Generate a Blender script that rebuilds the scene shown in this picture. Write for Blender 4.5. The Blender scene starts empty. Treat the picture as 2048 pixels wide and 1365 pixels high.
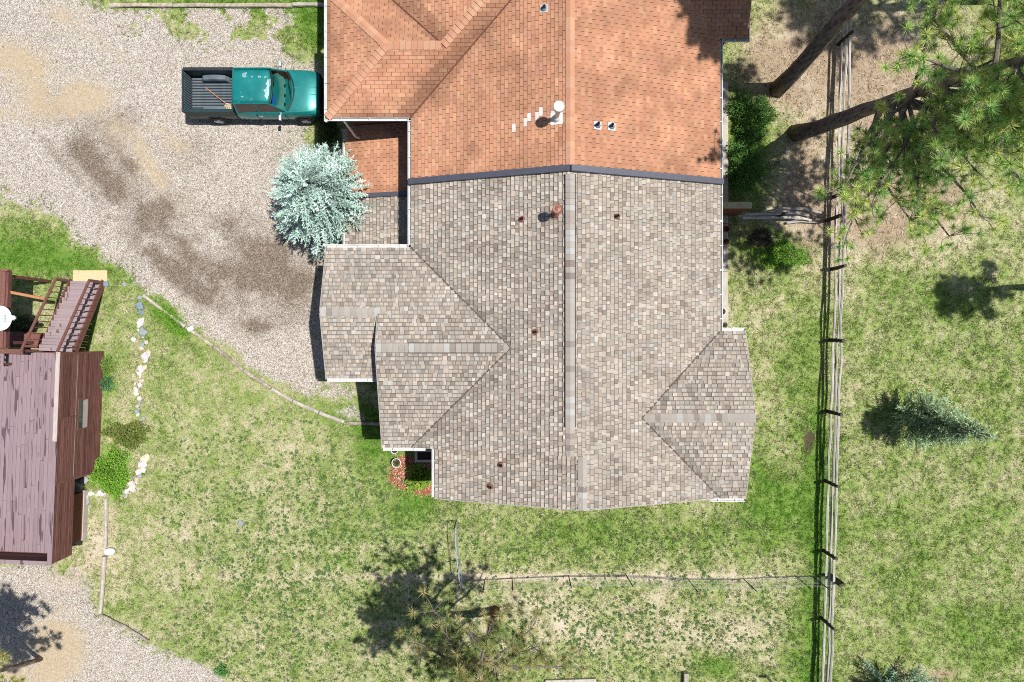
import bpy, math, random
import numpy as np
from mathutils import Vector, Matrix

# ------------------------------------------------------------------ camera, sky, sun, exposure
H = 29.0                      # drone height above the ground, metres
FPX = 24.0 / 36.0 * 2048.0    # focal length in photograph pixels
S = bpy.context.scene
col = S.collection
cam_d = bpy.data.cameras.new('camera'); cam_d.lens = 24.0; cam_d.sensor_width = 36.0
cam_d.clip_start = 0.1; cam_d.clip_end = 2000.0
cam = bpy.data.objects.new('camera', cam_d); col.objects.link(cam)
cam.location = (0, 0, H); cam.rotation_euler = (0, 0, 0)
S.camera = cam

SUN = Vector((0.365, 0.055, 1.0)).normalized()        # towards the sun
elev = math.asin(SUN.z); azim = math.atan2(SUN.x, SUN.y)
W = bpy.data.worlds.new('World'); S.world = W; W.use_nodes = True
wn = W.node_tree.nodes; wl = W.node_tree.links
bgn = wn.get('Background') or wn.new('ShaderNodeBackground')
sky = wn.new('ShaderNodeTexSky'); sky.sky_type = 'NISHITA'; sky.sun_disc = False
sky.sun_elevation = elev; sky.sun_rotation = azim
wl.new(sky.outputs[0], bgn.inputs[0]); bgn.inputs[1].default_value = 0.08
sun_d = bpy.data.lights.new('sun', 'SUN'); sun_d.energy = 5.0; sun_d.angle = math.radians(0.53)
sun_d.color = (1.0, 0.965, 0.91)
sun = bpy.data.objects.new('sun', sun_d); col.objects.link(sun)
sun.rotation_euler = SUN.to_track_quat('Z', 'Y').to_euler(); sun.location = (30, 5, 60)
S.view_settings.view_transform = 'Standard'; S.view_settings.look = 'None'
S.view_settings.exposure = 0.27; S.view_settings.gamma = 1.0
S.cycles.max_bounces = 6; S.cycles.transparent_max_bounces = 12
S.cycles.use_denoising = False; S.cycles.filter_width = 1.0

# ------------------------------------------------------------------ helpers
def P(px, py, z=0.0):
    k = (H - z) / FPX
    return Vector(((px - 1024.0) * k, -(py - 682.5) * k, z))
def srgb(r, g, b):
    f = lambda c: (c / 255.0 / 12.92) if c / 255.0 <= 0.04045 else ((c / 255.0 + 0.055) / 1.055) ** 2.4
    return (f(r), f(g), f(b))

def tag(o, label=None, cat=None, group=None, kind=None):
    if label: o['label'] = label
    if cat: o['category'] = cat
    if group: o['group'] = group
    if kind: o['kind'] = kind
    return o
def thing(name, label, cat, loc=(0, 0, 0), rz=0.0, group=None):
    o = bpy.data.objects.new(name, None); col.objects.link(o)
    o.location = loc; o.rotation_euler = (0, 0, rz); o.empty_display_size = 0.3
    return tag(o, label, cat, group)

class MB:
    def __init__(s): s.v = []; s.f = []; s.c = []
    def add(s, vs, fs, c=None):
        b = len(s.v); s.v += [tuple(x) for x in vs]
        for f in fs: s.f.append(tuple(b + i for i in f)); s.c.append(c)
    def box(s, x0, x1, y0, y1, z0, z1, c=None):
        s.add([(x0,y0,z0),(x1,y0,z0),(x1,y1,z0),(x0,y1,z0),(x0,y0,z1),(x1,y0,z1),(x1,y1,z1),(x0,y1,z1)],
              [(0,3,2,1),(4,5,6,7),(0,1,5,4),(1,2,6,5),(2,3,7,6),(3,0,4,7)], c)
    def beam(s, a, b, w, h, c=None, up=Vector((0, 0, 1))):
        a = Vector(a); b = Vector(b); d = (b - a).normalized()
        if abs(d.dot(up)) > 0.99: up = Vector((0, 1, 0))
        r = d.cross(up).normalized() * w / 2; u = r.cross(d).normalized() * h / 2
        vs = [p + i * r + j * u for p in (a, b) for i, j in ((-1,-1),(1,-1),(1,1),(-1,1))]
        s.add(vs, [(0,1,2,3),(7,6,5,4),(0,4,5,1),(1,5,6,2),(2,6,7,3),(3,7,4,0)], c)
    def prism(s, poly, z0, z1, c=None):
        n = len(poly); vs = [(x, y, z0) for x, y in poly] + [(x, y, z1) for x, y in poly]
        s.add(vs, [tuple(range(n))[::-1], tuple(range(n, 2 * n))] + [(i, (i+1) % n, n + (i+1) % n, n + i) for i in range(n)], c)
    def tube(s, pts, rad, n=8, c=None, cap=True, rnd=None):
        pts = [Vector(p) for p in pts]; m = len(pts)
        if not hasattr(rad, '__len__'): rad = [rad] * m
        b = len(s.v); ref = None
        for i, p in enumerate(pts):
            d = (pts[min(i + 1, m - 1)] - pts[max(i - 1, 0)]).normalized()
            if ref is None: ref = Vector((0, 0, 1)) if abs(d.z) < 0.9 else Vector((1, 0, 0))
            r = (ref - d * ref.dot(d)).normalized(); ref = r; u = d.cross(r)
            for k in range(n):
                a = 2 * math.pi * k / n; q = rad[i] * (1 + (rnd.uniform(-.14, .14) if rnd else 0))
                s.v.append(tuple(p + q * (math.cos(a) * r + math.sin(a) * u)))
        for i in range(m - 1):
            for k in range(n):
                k2 = (k + 1) % n
                s.f.append((b + i*n + k, b + i*n + k2, b + (i+1)*n + k2, b + (i+1)*n + k)); s.c.append(c)
        if cap:
            s.f.append(tuple(b + k for k in range(n))[::-1]); s.c.append(c)
            s.f.append(tuple(b + (m-1)*n + k for k in range(n))); s.c.append(c)
    def lathe(s, prof, cx=0, cy=0, n=20, c=None):
        b = len(s.v); m = len(prof)
        for r, z in prof:
            for k in range(n):
                a = 2 * math.pi * k / n; s.v.append((cx + r * math.cos(a), cy + r * math.sin(a), z))
        for i in range(m - 1):
            for k in range(n):
                k2 = (k + 1) % n
                s.f.append((b + i*n + k, b + i*n + k2, b + (i+1)*n + k2, b + (i+1)*n + k)); s.c.append(c)
    def loft(s, rings, closed=True, caps=True, c=None):
        b = len(s.v); n = len(rings[0])
        for r in rings: s.v += [tuple(p) for p in r]
        for i in range(len(rings) - 1):
            for k in range(n if closed else n - 1):
                k2 = (k + 1) % n
                s.f.append((b + i*n + k, b + i*n + k2, b + (i+1)*n + k2, b + (i+1)*n + k)); s.c.append(c)
        if caps and closed:
            s.f.append(tuple(b + k for k in range(n))[::-1]); s.c.append(c)
            e = b + (len(rings) - 1) * n
            s.f.append(tuple(e + k for k in range(n))); s.c.append(c)
    def build(s, name, m, parent=None, smooth=False, kind=None, label=None, bevel=0.0):
        me = bpy.data.meshes.new(name); me.from_pydata(s.v, [], s.f)
        if any(x is not None for x in s.c):
            at = me.attributes.new('Col', 'FLOAT_COLOR', 'FACE')
            arr = np.array([(x if x is not None else (.5, .5, .5)) for x in s.c], dtype=np.float32)
            arr = np.concatenate([arr, np.ones((len(arr), 1), np.float32)], 1)
            at.data.foreach_set('color', arr.ravel())
        me.materials.append(m)
        if smooth: me.polygons.foreach_set('use_smooth', [True] * len(me.polygons))
        me.update()
        o = bpy.data.objects.new(name, me); col.objects.link(o)
        if parent: o.parent = parent
        if bevel:
            bm_ = o.modifiers.new('bevel', 'BEVEL'); bm_.width = bevel; bm_.segments = 2; bm_.limit_method = 'ANGLE'; bm_.angle_limit = math.radians(35)
        return tag(o, label=label, kind=kind)

def np_mesh(name, verts, tris, colors, m, parent=None, kind=None):
    """verts (n,3), tris (m,3) int, colors (n,3) per point"""
    me = bpy.data.meshes.new(name)
    nv, nt = len(verts), len(tris)
    me.vertices.add(nv); me.vertices.foreach_set('co', np.ascontiguousarray(verts, np.float32).ravel())
    me.loops.add(nt * 3); me.loops.foreach_set('vertex_index', np.ascontiguousarray(tris, np.int32).ravel())
    me.polygons.add(nt); me.polygons.foreach_set('loop_start', np.arange(0, nt * 3, 3, dtype=np.int32))
    me.update(calc_edges=True)
    at = me.attributes.new('Col', 'FLOAT_COLOR', 'POINT')
    at.data.foreach_set('color', np.concatenate([colors, np.ones((nv, 1))], 1).astype(np.float32).ravel())
    me.materials.append(m); me.validate()
    o = bpy.data.objects.new(name, me); col.objects.link(o)
    if parent: o.parent = parent
    return tag(o, kind=kind)

# ---- value noise in numpy
def vnoise(x, y, scale, seed):
    r = np.random.RandomState(seed).rand(257, 257)
    x = np.asarray(x) * scale + 500.3; y = np.asarray(y) * scale + 700.7
    xi = np.floor(x).astype(int); yi = np.floor(y).astype(int); fx = x - xi; fy = y - yi
    fx = fx * fx * (3 - 2 * fx); fy = fy * fy * (3 - 2 * fy)
    a = r[xi % 256, yi % 256]; b = r[(xi+1) % 256, yi % 256]; c = r[xi % 256, (yi+1) % 256]; d = r[(xi+1) % 256, (yi+1) % 256]
    return (a*(1-fx)+b*fx)*(1-fy) + (c*(1-fx)+d*fx)*fy
def fnoise(x, y, scale, seed):
    return (vnoise(x, y, scale, seed) + .5*vnoise(x, y, scale*2.1, seed+1) + .25*vnoise(x, y, scale*4.3, seed+2)) / 1.75

# ------------------------------------------------------------------ materials
class NT:
    def __init__(s, name):
        s.m = bpy.data.materials.new(name); s.m.use_nodes = True
        s.t = s.m.node_tree; s.n = s.t.nodes; s.b = s.n['Principled BSDF']; s.out = s.n['Material Output']
        s.co = s.n.new('ShaderNodeTexCoord')
    def lk(s, a, b): s.t.links.new(a, b)
    def map(s, scale=(1, 1, 1), src='Object'):
        m = s.n.new('ShaderNodeMapping'); m.inputs['Scale'].default_value = scale; s.lk(s.co.outputs[src], m.inputs[0]); return m.outputs[0]
    def noise(s, scale, detail=4, rough=.6, vec=None, dist=0):
        k = s.n.new('ShaderNodeTexNoise'); k.inputs['Scale'].default_value = scale; k.inputs['Detail'].default_value = detail
        k.inputs['Roughness'].default_value = rough; k.inputs['Distortion'].default_value = dist
        s.lk(vec if vec is not None else s.co.outputs['Object'], k.inputs['Vector']); return k.outputs['Fac']
    def voro(s, scale, out='Color', vec=None, feature='F1'):
        k = s.n.new('ShaderNodeTexVoronoi'); k.inputs['Scale'].default_value = scale; k.feature = feature
        s.lk(vec if vec is not None else s.co.outputs['Object'], k.inputs['Vector']); return k.outputs[out]
    def ramp(s, fac, stops, interp='LINEAR'):
        k = s.n.new('ShaderNodeValToRGB'); k.color_ramp.interpolation = interp
        e = k.color_ramp.elements
        while len(e) < len(stops): e.new(0.5)
        for i, (p, c) in enumerate(stops):
            e[i].position = p; e[i].color = (c, c, c, 1) if not hasattr(c, '__len__') else (*c, 1)
        s.lk(fac, k.inputs[0]); return k.outputs[0]
    def mix(s, fac, a, b, mode='MIX'):
        k = s.n.new('ShaderNodeMix'); k.data_type = 'RGBA'; k.blend_type = mode
        for i, v in ((0, fac), (6, a), (7, b)):
            if hasattr(v, 'is_linked') or hasattr(v, 'links'): s.lk(v, k.inputs[i])
            elif hasattr(v, '__len__'): k.inputs[i].default_value = (*v, 1)
            else: k.inputs[i].default_value = v if i == 0 else (v, v, v, 1)
        return k.outputs[2]
    def math(s, op, a, b=0.0, clamp=False):
        k = s.n.new('ShaderNodeMath'); k.operation = op; k.use_clamp = clamp
        for i, v in ((0, a), (1, b)):
            if hasattr(v, 'links'): s.lk(v, k.inputs[i])
            else: k.inputs[i].default_value = v
        return k.outputs[0]
    def attr(s, name):
        k = s.n.new('ShaderNodeAttribute'); k.attribute_name = name; return k
    def sep(s, c):
        k = s.n.new('ShaderNodeSeparateColor'); s.lk(c, k.inputs[0]); return k.outputs
    def rnd(s): return s.n.new('ShaderNodeObjectInfo').outputs['Random']
    def bump(s, h, strength=.4, dist=.01):
        k = s.n.new('ShaderNodeBump'); k.inputs['Strength'].default_value = strength; k.inputs['Distance'].default_value = dist
        s.lk(h, k.inputs['Height']); s.lk(k.outputs[0], s.b.inputs['Normal'])
    def base(s, c):
        if hasattr(c, 'links'): s.lk(c, s.b.inputs['Base Color'])
        else: s.b.inputs['Base Color'].default_value = (*c, 1)
    def fin(s, rough=.8, metal=0.0, spec=.3):
        s.b.inputs['Roughness'].default_value = rough; s.b.inputs['Metallic'].default_value = metal
        s.b.inputs['Specular IOR Level'].default_value = spec; return s.m

def simple(name, c, rough=.7, metal=0.0, var=.18, scale=6.0, bump=0.0, spec=.3, rand=0.0, stretch=(1, 1, 1)):
    t = NT(name); n = t.noise(scale, 6, .65, t.map(stretch))
    lo = tuple(x * (1 - var) for x in c); hi = tuple(min(1, x * (1 + var)) for x in c)
    cc = t.ramp(n, [(.3, lo), (.7, hi)])
    if rand: cc = t.mix(1.0, cc, t.ramp(t.rnd(), [(0, 1 - rand), (1, 1.0)]), 'MULTIPLY')
    t.base(cc)
    if bump: t.bump(n, bump, .01)
    return t.fin(rough, metal, spec)

def col_mat(name, rough=.9, grain=.25, gscale=90, bump=.3, spec=.15, stain=0.0):
    t = NT(name); a = t.attr('Col').outputs['Color']
    n = t.noise(gscale, 3, .7)
    c = t.mix(1.0, a, t.ramp(n, [(.25, 1 - grain), (.75, 1 + grain)]), 'MULTIPLY')
    if stain:
        c = t.mix(1.0, c, t.ramp(t.noise(.9, 6, .65), [(.35, 1 - stain), (.62, 1.0)]), 'MULTIPLY')
    t.base(c); t.bump(n, bump, .004); return t.fin(rough, 0, spec)

def leaf_mat(name, trans=.35, rough=.6):
    t = NT(name); a = t.attr('Col').outputs['Color']
    t.base(a); t.fin(rough, 0, .25)
    tr = t.n.new('ShaderNodeBsdfTranslucent'); t.lk(a, tr.inputs[0])
    mx = t.n.new('ShaderNodeMixShader'); mx.inputs[0].default_value = trans
    t.lk(t.b.outputs[0], mx.inputs[1]); t.lk(tr.outputs[0], mx.inputs[2]); t.lk(mx.outputs[0], t.out.inputs[0])
    return t.m

def wood(name, c, c2, grain=(1, 1, 14), rough=.75, rand=.3, scale=3.0):
    t = NT(name); n = t.noise(scale, 7, .7, t.map(grain))
    cc = t.ramp(n, [(.3, c), (.72, c2)])
    if rand: cc = t.mix(1.0, cc, t.ramp(t.rnd(), [(0, 1 - rand), (1, 1.0)]), 'MULTIPLY')
    t.base(cc); t.bump(n, .4, .01); return t.fin(rough, 0, .2)

M = {}
M['leaf'] = leaf_mat('foliage'); M['needle'] = leaf_mat('pine_needles', .25, .5); M['spruce'] = leaf_mat('spruce_needles', .2, .6)
M['grass'] = leaf_mat('grass_blades', .3, .7)
M['shingle_red'] = col_mat('terracotta_asphalt_shingle', stain=.34)
M['shingle_tan'] = col_mat('weathered_tan_shingle', stain=.22)
M['stone'] = col_mat('field_stone', grain=.3, gscale=30, bump=.6)
M['pebble'] = col_mat('gravel_stone', grain=.1, gscale=200)
M['felt_red'] = simple('red_roof_underlay', (.13, .05, .03), .95)
M['felt_tan'] = simple('tan_roof_underlay', (.10, .08, .065), .95)
M['white'] = simple('white_painted_metal', (.58, .57, .54), .5, var=.16, scale=3)
M['fascia'] = simple('fascia_board', (.33, .30, .27), .8, var=.2)
M['siding'] = wood('brown_wall_siding', (.10, .045, .03), (.22, .11, .07), (6, 6, .6), rand=0)
M['coping'] = simple('slate_blue_flashing', (.085, .09, .115), .5, .3, var=.1)
M['vent'] = simple('grey_ridge_vent', (.30, .27, .24), .9, var=.2, scale=60)
M['dark'] = simple('black_rubber', (.02, .02, .022), .7)
M['galv'] = simple('galvanised_metal', (.62, .64, .66), .4, .4, var=.1)
M['rust'] = simple('brown_enamel_pipe', (.22, .09, .06), .45, .1, var=.2)
M['black'] = simple('black_vent_pipe', (.015, .017, .02), .5)
M['bluegrey'] = simple('blue_grey_boot', (.12, .17, .21), .6)
M['concrete'] = simple('concrete', (.42, .38, .33), .9, var=.16, scale=3, bump=.2)
M['pad'] = simple('sandy_concrete_pad', (.55, .43, .25), .95, var=.22, scale=25, bump=.4)
M['bark'] = None
def bark(name, c, c2):
    t = NT(name); v = t.voro(7, 'Distance', t.map((1, 1, .35))); n = t.noise(14, 6, .7, t.map((1, 1, .4)))
    f = t.math('ADD', t.math('MULTIPLY', v, .7), t.math('MULTIPLY', n, .6))
    t.base(t.ramp(f, [(.25, c), (.75, c2)])); t.bump(f, .9, .05); return t.fin(.95, 0, .1)
M['bark'] = bark('ponderosa_bark', (.06, .05, .045), (.24, .195, .17))
M['bark_red'] = bark('reddish_pine_bark', (.09, .035, .02), (.30, .14, .08))
M['twig'] = simple('grey_branch_bark', (.16, .13, .12), .9, var=.35, scale=9)
M['grey_wood'] = wood('weathered_grey_rail', (.24, .22, .20), (.66, .62, .57), (1, 9, 9), rand=.3, scale=2.2)
M['post_wood'] = wood('dark_fence_post', (.03, .025, .018), (.10, .085, .065), (6, 6, 1))
M['log'] = wood('landscape_timber', (.22, .17, .12), (.62, .55, .46), (2, 2, 2), rand=.3, scale=4)
M['log_white'] = wood('bleached_timber', (.30, .26, .21), (.58, .53, .46), (2, 2, 2), rand=.1, scale=4)
M['board_new'] = wood('new_fence_board', (.40, .34, .20), (.58, .50, .33), (1, 8, 8), rand=.1)
M['redboard'] = wood('red_stained_board', (.12, .045, .025), (.26, .10, .06), (1, 8, 8), rand=.2)
M['orange'] = wood('orange_lumber', (.52, .23, .11), (.66, .32, .17), (1, 8, 8), rand=.1)
M['wire'] = simple('galvanised_wire', (.55, .58, .6), .4, .5, var=.05)
M['tpost'] = simple('dark_green_steel_post', (.015, .025, .02), .6)
M['terracotta'] = simple('terracotta', (.42, .17, .10), .85, var=.15)
M['soil'] = simple('dark_potting_soil', (.04, .025, .018), .95, var=.5, scale=40, bump=.6)
M['mulch'] = col_mat('red_bark_mulch', grain=.3)

# ------------------------------------------------------------------ ground masks
def inside_dist(poly, X, Y):
    """signed distance (positive inside) to polygon given in world XY"""
    n = len(poly); ins = np.zeros(X.shape, bool); dm = np.full(X.shape, 1e9)
    for i in range(n):
        x1, y1 = poly[i]; x2, y2 = poly[(i + 1) % n]
        c = ((y1 > Y) != (y2 > Y)) & (X < (x2 - x1) * (Y - y1) / ((y2 - y1) if y2 != y1 else 1e-9) + x1)
        ins ^= c
        dx, dy = x2 - x1, y2 - y1; t = np.clip(((X - x1) * dx + (Y - y1) * dy) / (dx*dx + dy*dy + 1e-12), 0, 1)
        dm = np.minimum(dm, np.hypot(X - x1 - t*dx, Y - y1 - t*dy))
    return np.where(ins, dm, -dm)
def gp(pts): return [tuple(P(a, b)[:2]) for a, b in pts]
DRIVE = gp([(-900,-700),(470,-700),(640,-40),(655,490),(650,760),(722,765),(732,842),(690,836),(640,816),(590,794),(530,756),(450,690),(370,633),(300,582),(235,528),(150,478),(60,440),(-200,385),(-900,330)])
DRIVE2 = gp([(-900,1130),(-50,1130),(95,1124),(165,1150),(205,1232),(300,1285),(420,1335),(500,1420),(520,1900),(-900,1900)])
def blobs(X, Y, lst):
    px = X * FPX / H + 1024; py = 682.5 - Y * FPX / H; r = np.zeros(X.shape)
    for a, b, rx, ry, w, *ang in lst:
        an = math.radians(ang[0]) if ang else 0; dx = px - a; dy = py - b
        u = (dx*math.cos(an) + dy*math.sin(an)) / rx; v = (-dx*math.sin(an) + dy*math.cos(an)) / ry
        r = r + w * np.exp(-(u*u + v*v))
    return r
def masks(X, Y):
    w = (fnoise(X, Y, .9, 11) - .5)
    px = X * FPX / H + 1024; py = 682.5 - Y * FPX / H
    g1 = np.clip(.5 + (inside_dist(DRIVE, X, Y) + w * 1.1) / 1.3, 0, 1)
    g2 = np.clip(.5 + (inside_dist(DRIVE2, X, Y) + w * 1.0) / 1.2, 0, 1)
    grav = np.maximum(g1, g2)
    grav -= (fnoise(X, Y, 1.4, 15) > .60) * blobs(X, Y, [(560, 60, 140, 60, .6), (400, 60, 160, 30, .5), (70, 420, 120, 60, .6), (560, 290, 80, 60, .35), (330, 40, 120, 20, .5), (680, 800, 60, 40, .5)])
    grav -= blobs(X, Y, [(430, -10, 260, 26, 1.2), (640, 40, 45, 70, 1.1), (600, 70, 60, 60, .3), (70, 420, 90, 40, .35), (640, 270, 30, 50, .8),
                         (680, 805, 70, 22, .6), (240, 10, 60, 20, .4), (350, 1290, 60, 30, .3)])
    grav = np.clip(grav, 0, 1)
    lush = .50 + (fnoise(X, Y, .42, 21) - .5) * .20 + (fnoise(X, Y, 1.9, 25) - .5) * .45 + .07 / (1 + np.exp(-(px - 1720) / 20.0)) / (1 + np.exp(-(py - 520) / 30.0)) + blobs(X, Y, [
        (40, 510, 120, 45, .55), (170, 530, 60, 28, .45), (335, 635, 55, 18, .75, 45), (250, 560, 50, 25, .3),
        (770, 880, 60, 45, .5), (830, 1010, 60, 45, .45), (740, 970, 80, 60, .2), (690, 830, 60, 22, .4), (745, 850, 40, 20, .5),
        (1636, 1010, 26, 190, .75), (1600, 760, 45, 160, .25), (1620, 1300, 45, 90, .5), (1430, 1335, 45, 30, .5), (1560, 1010, 60, 70, .35),
        (1560, 500, 55, 35, .7), (1500, 250, 45, 60, .55), (1490, 350, 40, 60, .5), (1250, 1070, 300, 45, .25), (1520, 960, 40, 80, .3),
        (1960, 1260, 100, 60, .22), (1780, 590, 130, 90, .06), (1900, 1010, 180, 160, .04), (160, 640, 25, 70, .5),
        (210, 740, 25, 50, .4), (640, 40, 50, 60, .6), (480, 10, 200, 18, .5), (900, 930, 60, 60, .1),
        (1300, 1270, 260, 55, -.22), (1100, 1230, 90, 60, -.14), (560, 960, 140, 90, -.05), (330, 1040, 90, 120, -.10), (1560, 640, 70, 80, -.08),
        (1780, 170, 110, 150, -.42), (1840, 420, 130, 90, -.38), (1590, 130, 90, 110, -.40), (1610, 400, 60, 120, -.40), (210, 690, 20, 40, -.2),
        (1700, 460, 40, 80, -.3), (1100, 1155, 500, 8, -.4), (190, 1090, 40, 60, -.3), (100, 1280, 60, 60, -.3)])
    wet = blobs(X, Y, [(150, 270, 120, 18, .5, 48), (230, 400, 110, 13, .6, 45), (320, 520, 110, 18, .8, 42), (420, 530, 120, 26, .6, 30), (400, 590, 120, 20, .6, 35), (500, 500, 130, 24, .45, 20), (570, 540, 90, 30, .4), (340, 470, 150, 14, .4, 45), (280, 350, 140, 12, .4, 48), (130, 330, 120, 10, .35, 48), (480, 600, 100, 20, .35, 15),
        (520, 655, 32, 22, .9), (590, 510, 70, 45, .65), (450, 440, 60, 30, .45), (560, 570, 90, 30, .5), (300, 380, 80, 30, .4, 45), (250, 240, 50, 30, .35),
        (120, 230, 50, 20, .3), (600, 620, 50, 60, .25), (390, 300, 60, 40, .3), (180, 330, 90, 12, .5, 45), (560, 400, 60, 60, .2), (200, 300, 150, 60, .22, 45), (420, 480, 190, 90, .16), (350, 420, 120, 50, .2, 40), (520, 560, 120, 90, .15)]) * 1.12 * np.clip(-.35 + 2.4 * fnoise(X, Y, .8, 31), 0, 1.3)
    sand = blobs(X, Y, [(60, 150, 100, 45, 1.0, 20), (130, 200, 70, 32, .9), (30, 230, 60, 30, .5), (130, 30, 50, 25, .5), (300, 340, 110, 26, .75, 50), (350, 280, 60, 24, .5, 45), (200, 90, 110, 20, .35, 30), (250, 270, 40, 30, .5), (30, 110, 50, 30, .5),
        (110, 1290, 50, 60, 1.1), (60, 1340, 80, 40, .9), (190, 170, 40, 40, .3), (150, 1160, 60, 25, .5), (175, 1100, 30, 40, .4)]) * 1.15 * (.1 + 1.7 * fnoise(X, Y, 1.0, 41))
    mul = blobs(X, Y, [(805, 955, 28, 22, 1.18), (850, 970, 28, 22, 1.18), (840, 935, 30, 22, 1.18), (805, 925, 20, 16, .8)])
    soil = blobs(X, Y, [(1515, 482, 22, 14, 1.2), (1538, 490, 18, 12, .9), (1612, 510, 14, 12, .9), (1620, 545, 10, 22, .7), (1618, 885, 14, 28, 1.2), (1640, 870, 14, 12, .6), (905, 1085, 10, 35, .6),
        (1475, 545, 14, 14, .5), (935, 1050, 30, 20, .4)]) * (.5 + fnoise(X, Y, 2.2, 51))
    straw = blobs(X, Y, [(1780, 170, 120, 170, .9), (1850, 410, 120, 80, .8), (1590, 110, 95, 120, .85), (1610, 400, 70, 110, .9), (1740, 480, 60, 60, .5), (1990, 60, 80, 80, .4),
        (1660, 540, 30, 60, .4), (1520, 130, 60, 60, .5), (1900, 880, 60, 14, .4), (1890, 1350, 40, 20, .8), (1150, 1300, 24, 20, .7), (1590, 1290, 26, 10, .6), (1430, 1070, 30, 14, .3), (1780, 1060, 20, 40, .35)]) * (.5 + fnoise(X, Y, 1.1, 61))
    c = lambda a: np.clip(a, 0, 1)
    return c(grav), c(lush), c(wet), c(sand), c(mul), c(soil), c(straw)

xs = np.concatenate([-np.geomspace(420, 25, 22), np.arange(-24.4, 24.41, .12), np.geomspace(25, 420, 22)])
ys = np.concatenate([-np.geomspace(420, 18, 22), np.arange(-17.4, 17.41, .12), np.geomspace(18, 420, 22)])
GX, GY = np.meshgrid(xs, ys); nx, ny = len(xs), len(ys)
g_, l_, w_, s_, mu_, so_, st_ = masks(GX, GY)
gz = (fnoise(GX, GY, .5, 71) - .5) * .05 - .02
gz[(np.abs(GX) > 24.4) | (np.abs(GY) > 17.4)] = -.02
me = bpy.data.meshes.new('ground')
me.vertices.add(nx * ny); me.vertices.foreach_set('co', np.stack([GX, GY, gz], -1).astype(np.float32).ravel())
ii = (np.arange(ny - 1)[:, None] * nx + np.arange(nx - 1)[None, :]).ravel()
quads = np.stack([ii, ii + 1, ii + nx + 1, ii + nx], 1).astype(np.int32)
me.loops.add(len(quads) * 4); me.loops.foreach_set('vertex_index', quads.ravel())
me.polygons.add(len(quads)); me.polygons.foreach_set('loop_start', np.arange(0, len(quads) * 4, 4, dtype=np.int32))
me.update(calc_edges=True)
for nm, arrs in (('MaskA', (g_, l_, w_)), ('MaskB', (s_, mu_, so_)), ('MaskC', (st_, st_, st_))):
    at = me.attributes.new(nm, 'FLOAT_COLOR', 'POINT')
    at.data.foreach_set('color', np.stack([*arrs, np.ones_like(g_)], -1).astype(np.float32).ravel())
me.polygons.foreach_set('use_smooth', [True] * len(me.polygons))

t = NT('yard_ground')
A = t.sep(t.attr('MaskA').outputs['Color']); B = t.sep(t.attr('MaskB').outputs['Color']); C = t.sep(t.attr('MaskC').outputs['Color'])
edge = t.noise(2.6, 9, .75)
gm = t.ramp(t.math('ADD', A[0], t.math('MULTIPLY', t.math('SUBTRACT', edge, .5), 1.5)), [(.42, 0.0), (.60, 1.0)])
pebA = t.sep(t.voro(46, 'Color'))[0]; pebB = t.sep(t.voro(23, 'Color'))[1]
peb = t.math('ADD', t.math('MULTIPLY', pebA, .7), t.math('MULTIPLY', pebB, .3))
pebc = t.ramp(peb, [(.12, (.15, .12, .095)), (.36, (.30, .26, .215)), (.6, (.45, .405, .35)), (.9, (.65, .61, .55))])
wetm = t.ramp(t.math('ADD', A[2], t.math('MULTIPLY', t.math('SUBTRACT', t.noise(2.2, 9, .8), .5), 1.9)), [(.12, 0.0), (1.05, .85)])
pebc = t.mix(wetm, pebc, t.mix(1.0, pebc, (.36, .29, .235), 'MULTIPLY'))
sandc = t.ramp(t.noise(9, 8, .75), [(.3, (.33, .25, .14)), (.7, (.54, .43, .29))])
sandm = t.ramp(t.math('ADD', B[0], t.math('MULTIPLY', t.math('SUBTRACT', t.noise(2.6, 9, .8), .5), 2.2)), [(.2, 0.0), (1.25, .8)])
pebc = t.mix(sandm, pebc, sandc)
fine = t.noise(19, 7, .85, None, .6); mid = t.noise(3.2, 6, .7, None, .5)
gf = t.math('ADD', t.math('ADD', t.math('MULTIPLY', t.math('SUBTRACT', fine, .5), 3.0), t.math('MULTIPLY', t.math('SUBTRACT', mid, .5), .9)), A[1])
grassc = t.ramp(gf, [(.0, (.58, .49, .38)), (.30, (.47, .405, .28)), (.44, (.31, .325, .14)), (.62, (.215, .285, .075)), (.85, (.165, .26, .05)), (1.0, (.11, .20, .032))])
strawc = t.ramp(t.noise(22, 6, .75), [(.3, (.17, .12, .075)), (.55, (.37, .28, .19)), (.78, (.55, .45, .335))])
strawm = t.ramp(t.math('ADD', C[0], t.math('MULTIPLY', t.math('SUBTRACT', mid, .5), 1.2)), [(.3, 0.0), (.7, .9)])
grassc = t.mix(strawm, grassc, strawc)
gc = t.mix(gm, grassc, pebc)
mulc = t.ramp(t.noise(40, 4, .7), [(.3, (.16, .05, .03)), (.7, (.42, .17, .10))])
gc = t.mix(t.ramp(t.math('ADD', B[1], t.math('MULTIPLY', t.math('SUBTRACT', edge, .5), .8)), [(.45, 0.0), (.6, 1.0)]), gc, mulc)
soilc = t.ramp(t.noise(30, 4, .7), [(.3, (.025, .016, .012)), (.7, (.12, .08, .06))])
gc = t.mix(t.ramp(t.math('ADD', B[2], t.math('MULTIPLY', t.math('SUBTRACT', edge, .5), 2.6)), [(.4, 0.0), (.75, .9)]), gc, soilc)
t.base(gc)
t.bump(t.math('ADD', t.math('MULTIPLY', t.voro(30, 'Distance'), 1.0), fine), .7, .03)
me.materials.append(t.fin(.95, 0, .15))
ground = bpy.data.objects.new('ground', me); col.objects.link(ground); tag(ground, 'lawn and gravel yard ground of the whole plot', kind='structure')

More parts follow.
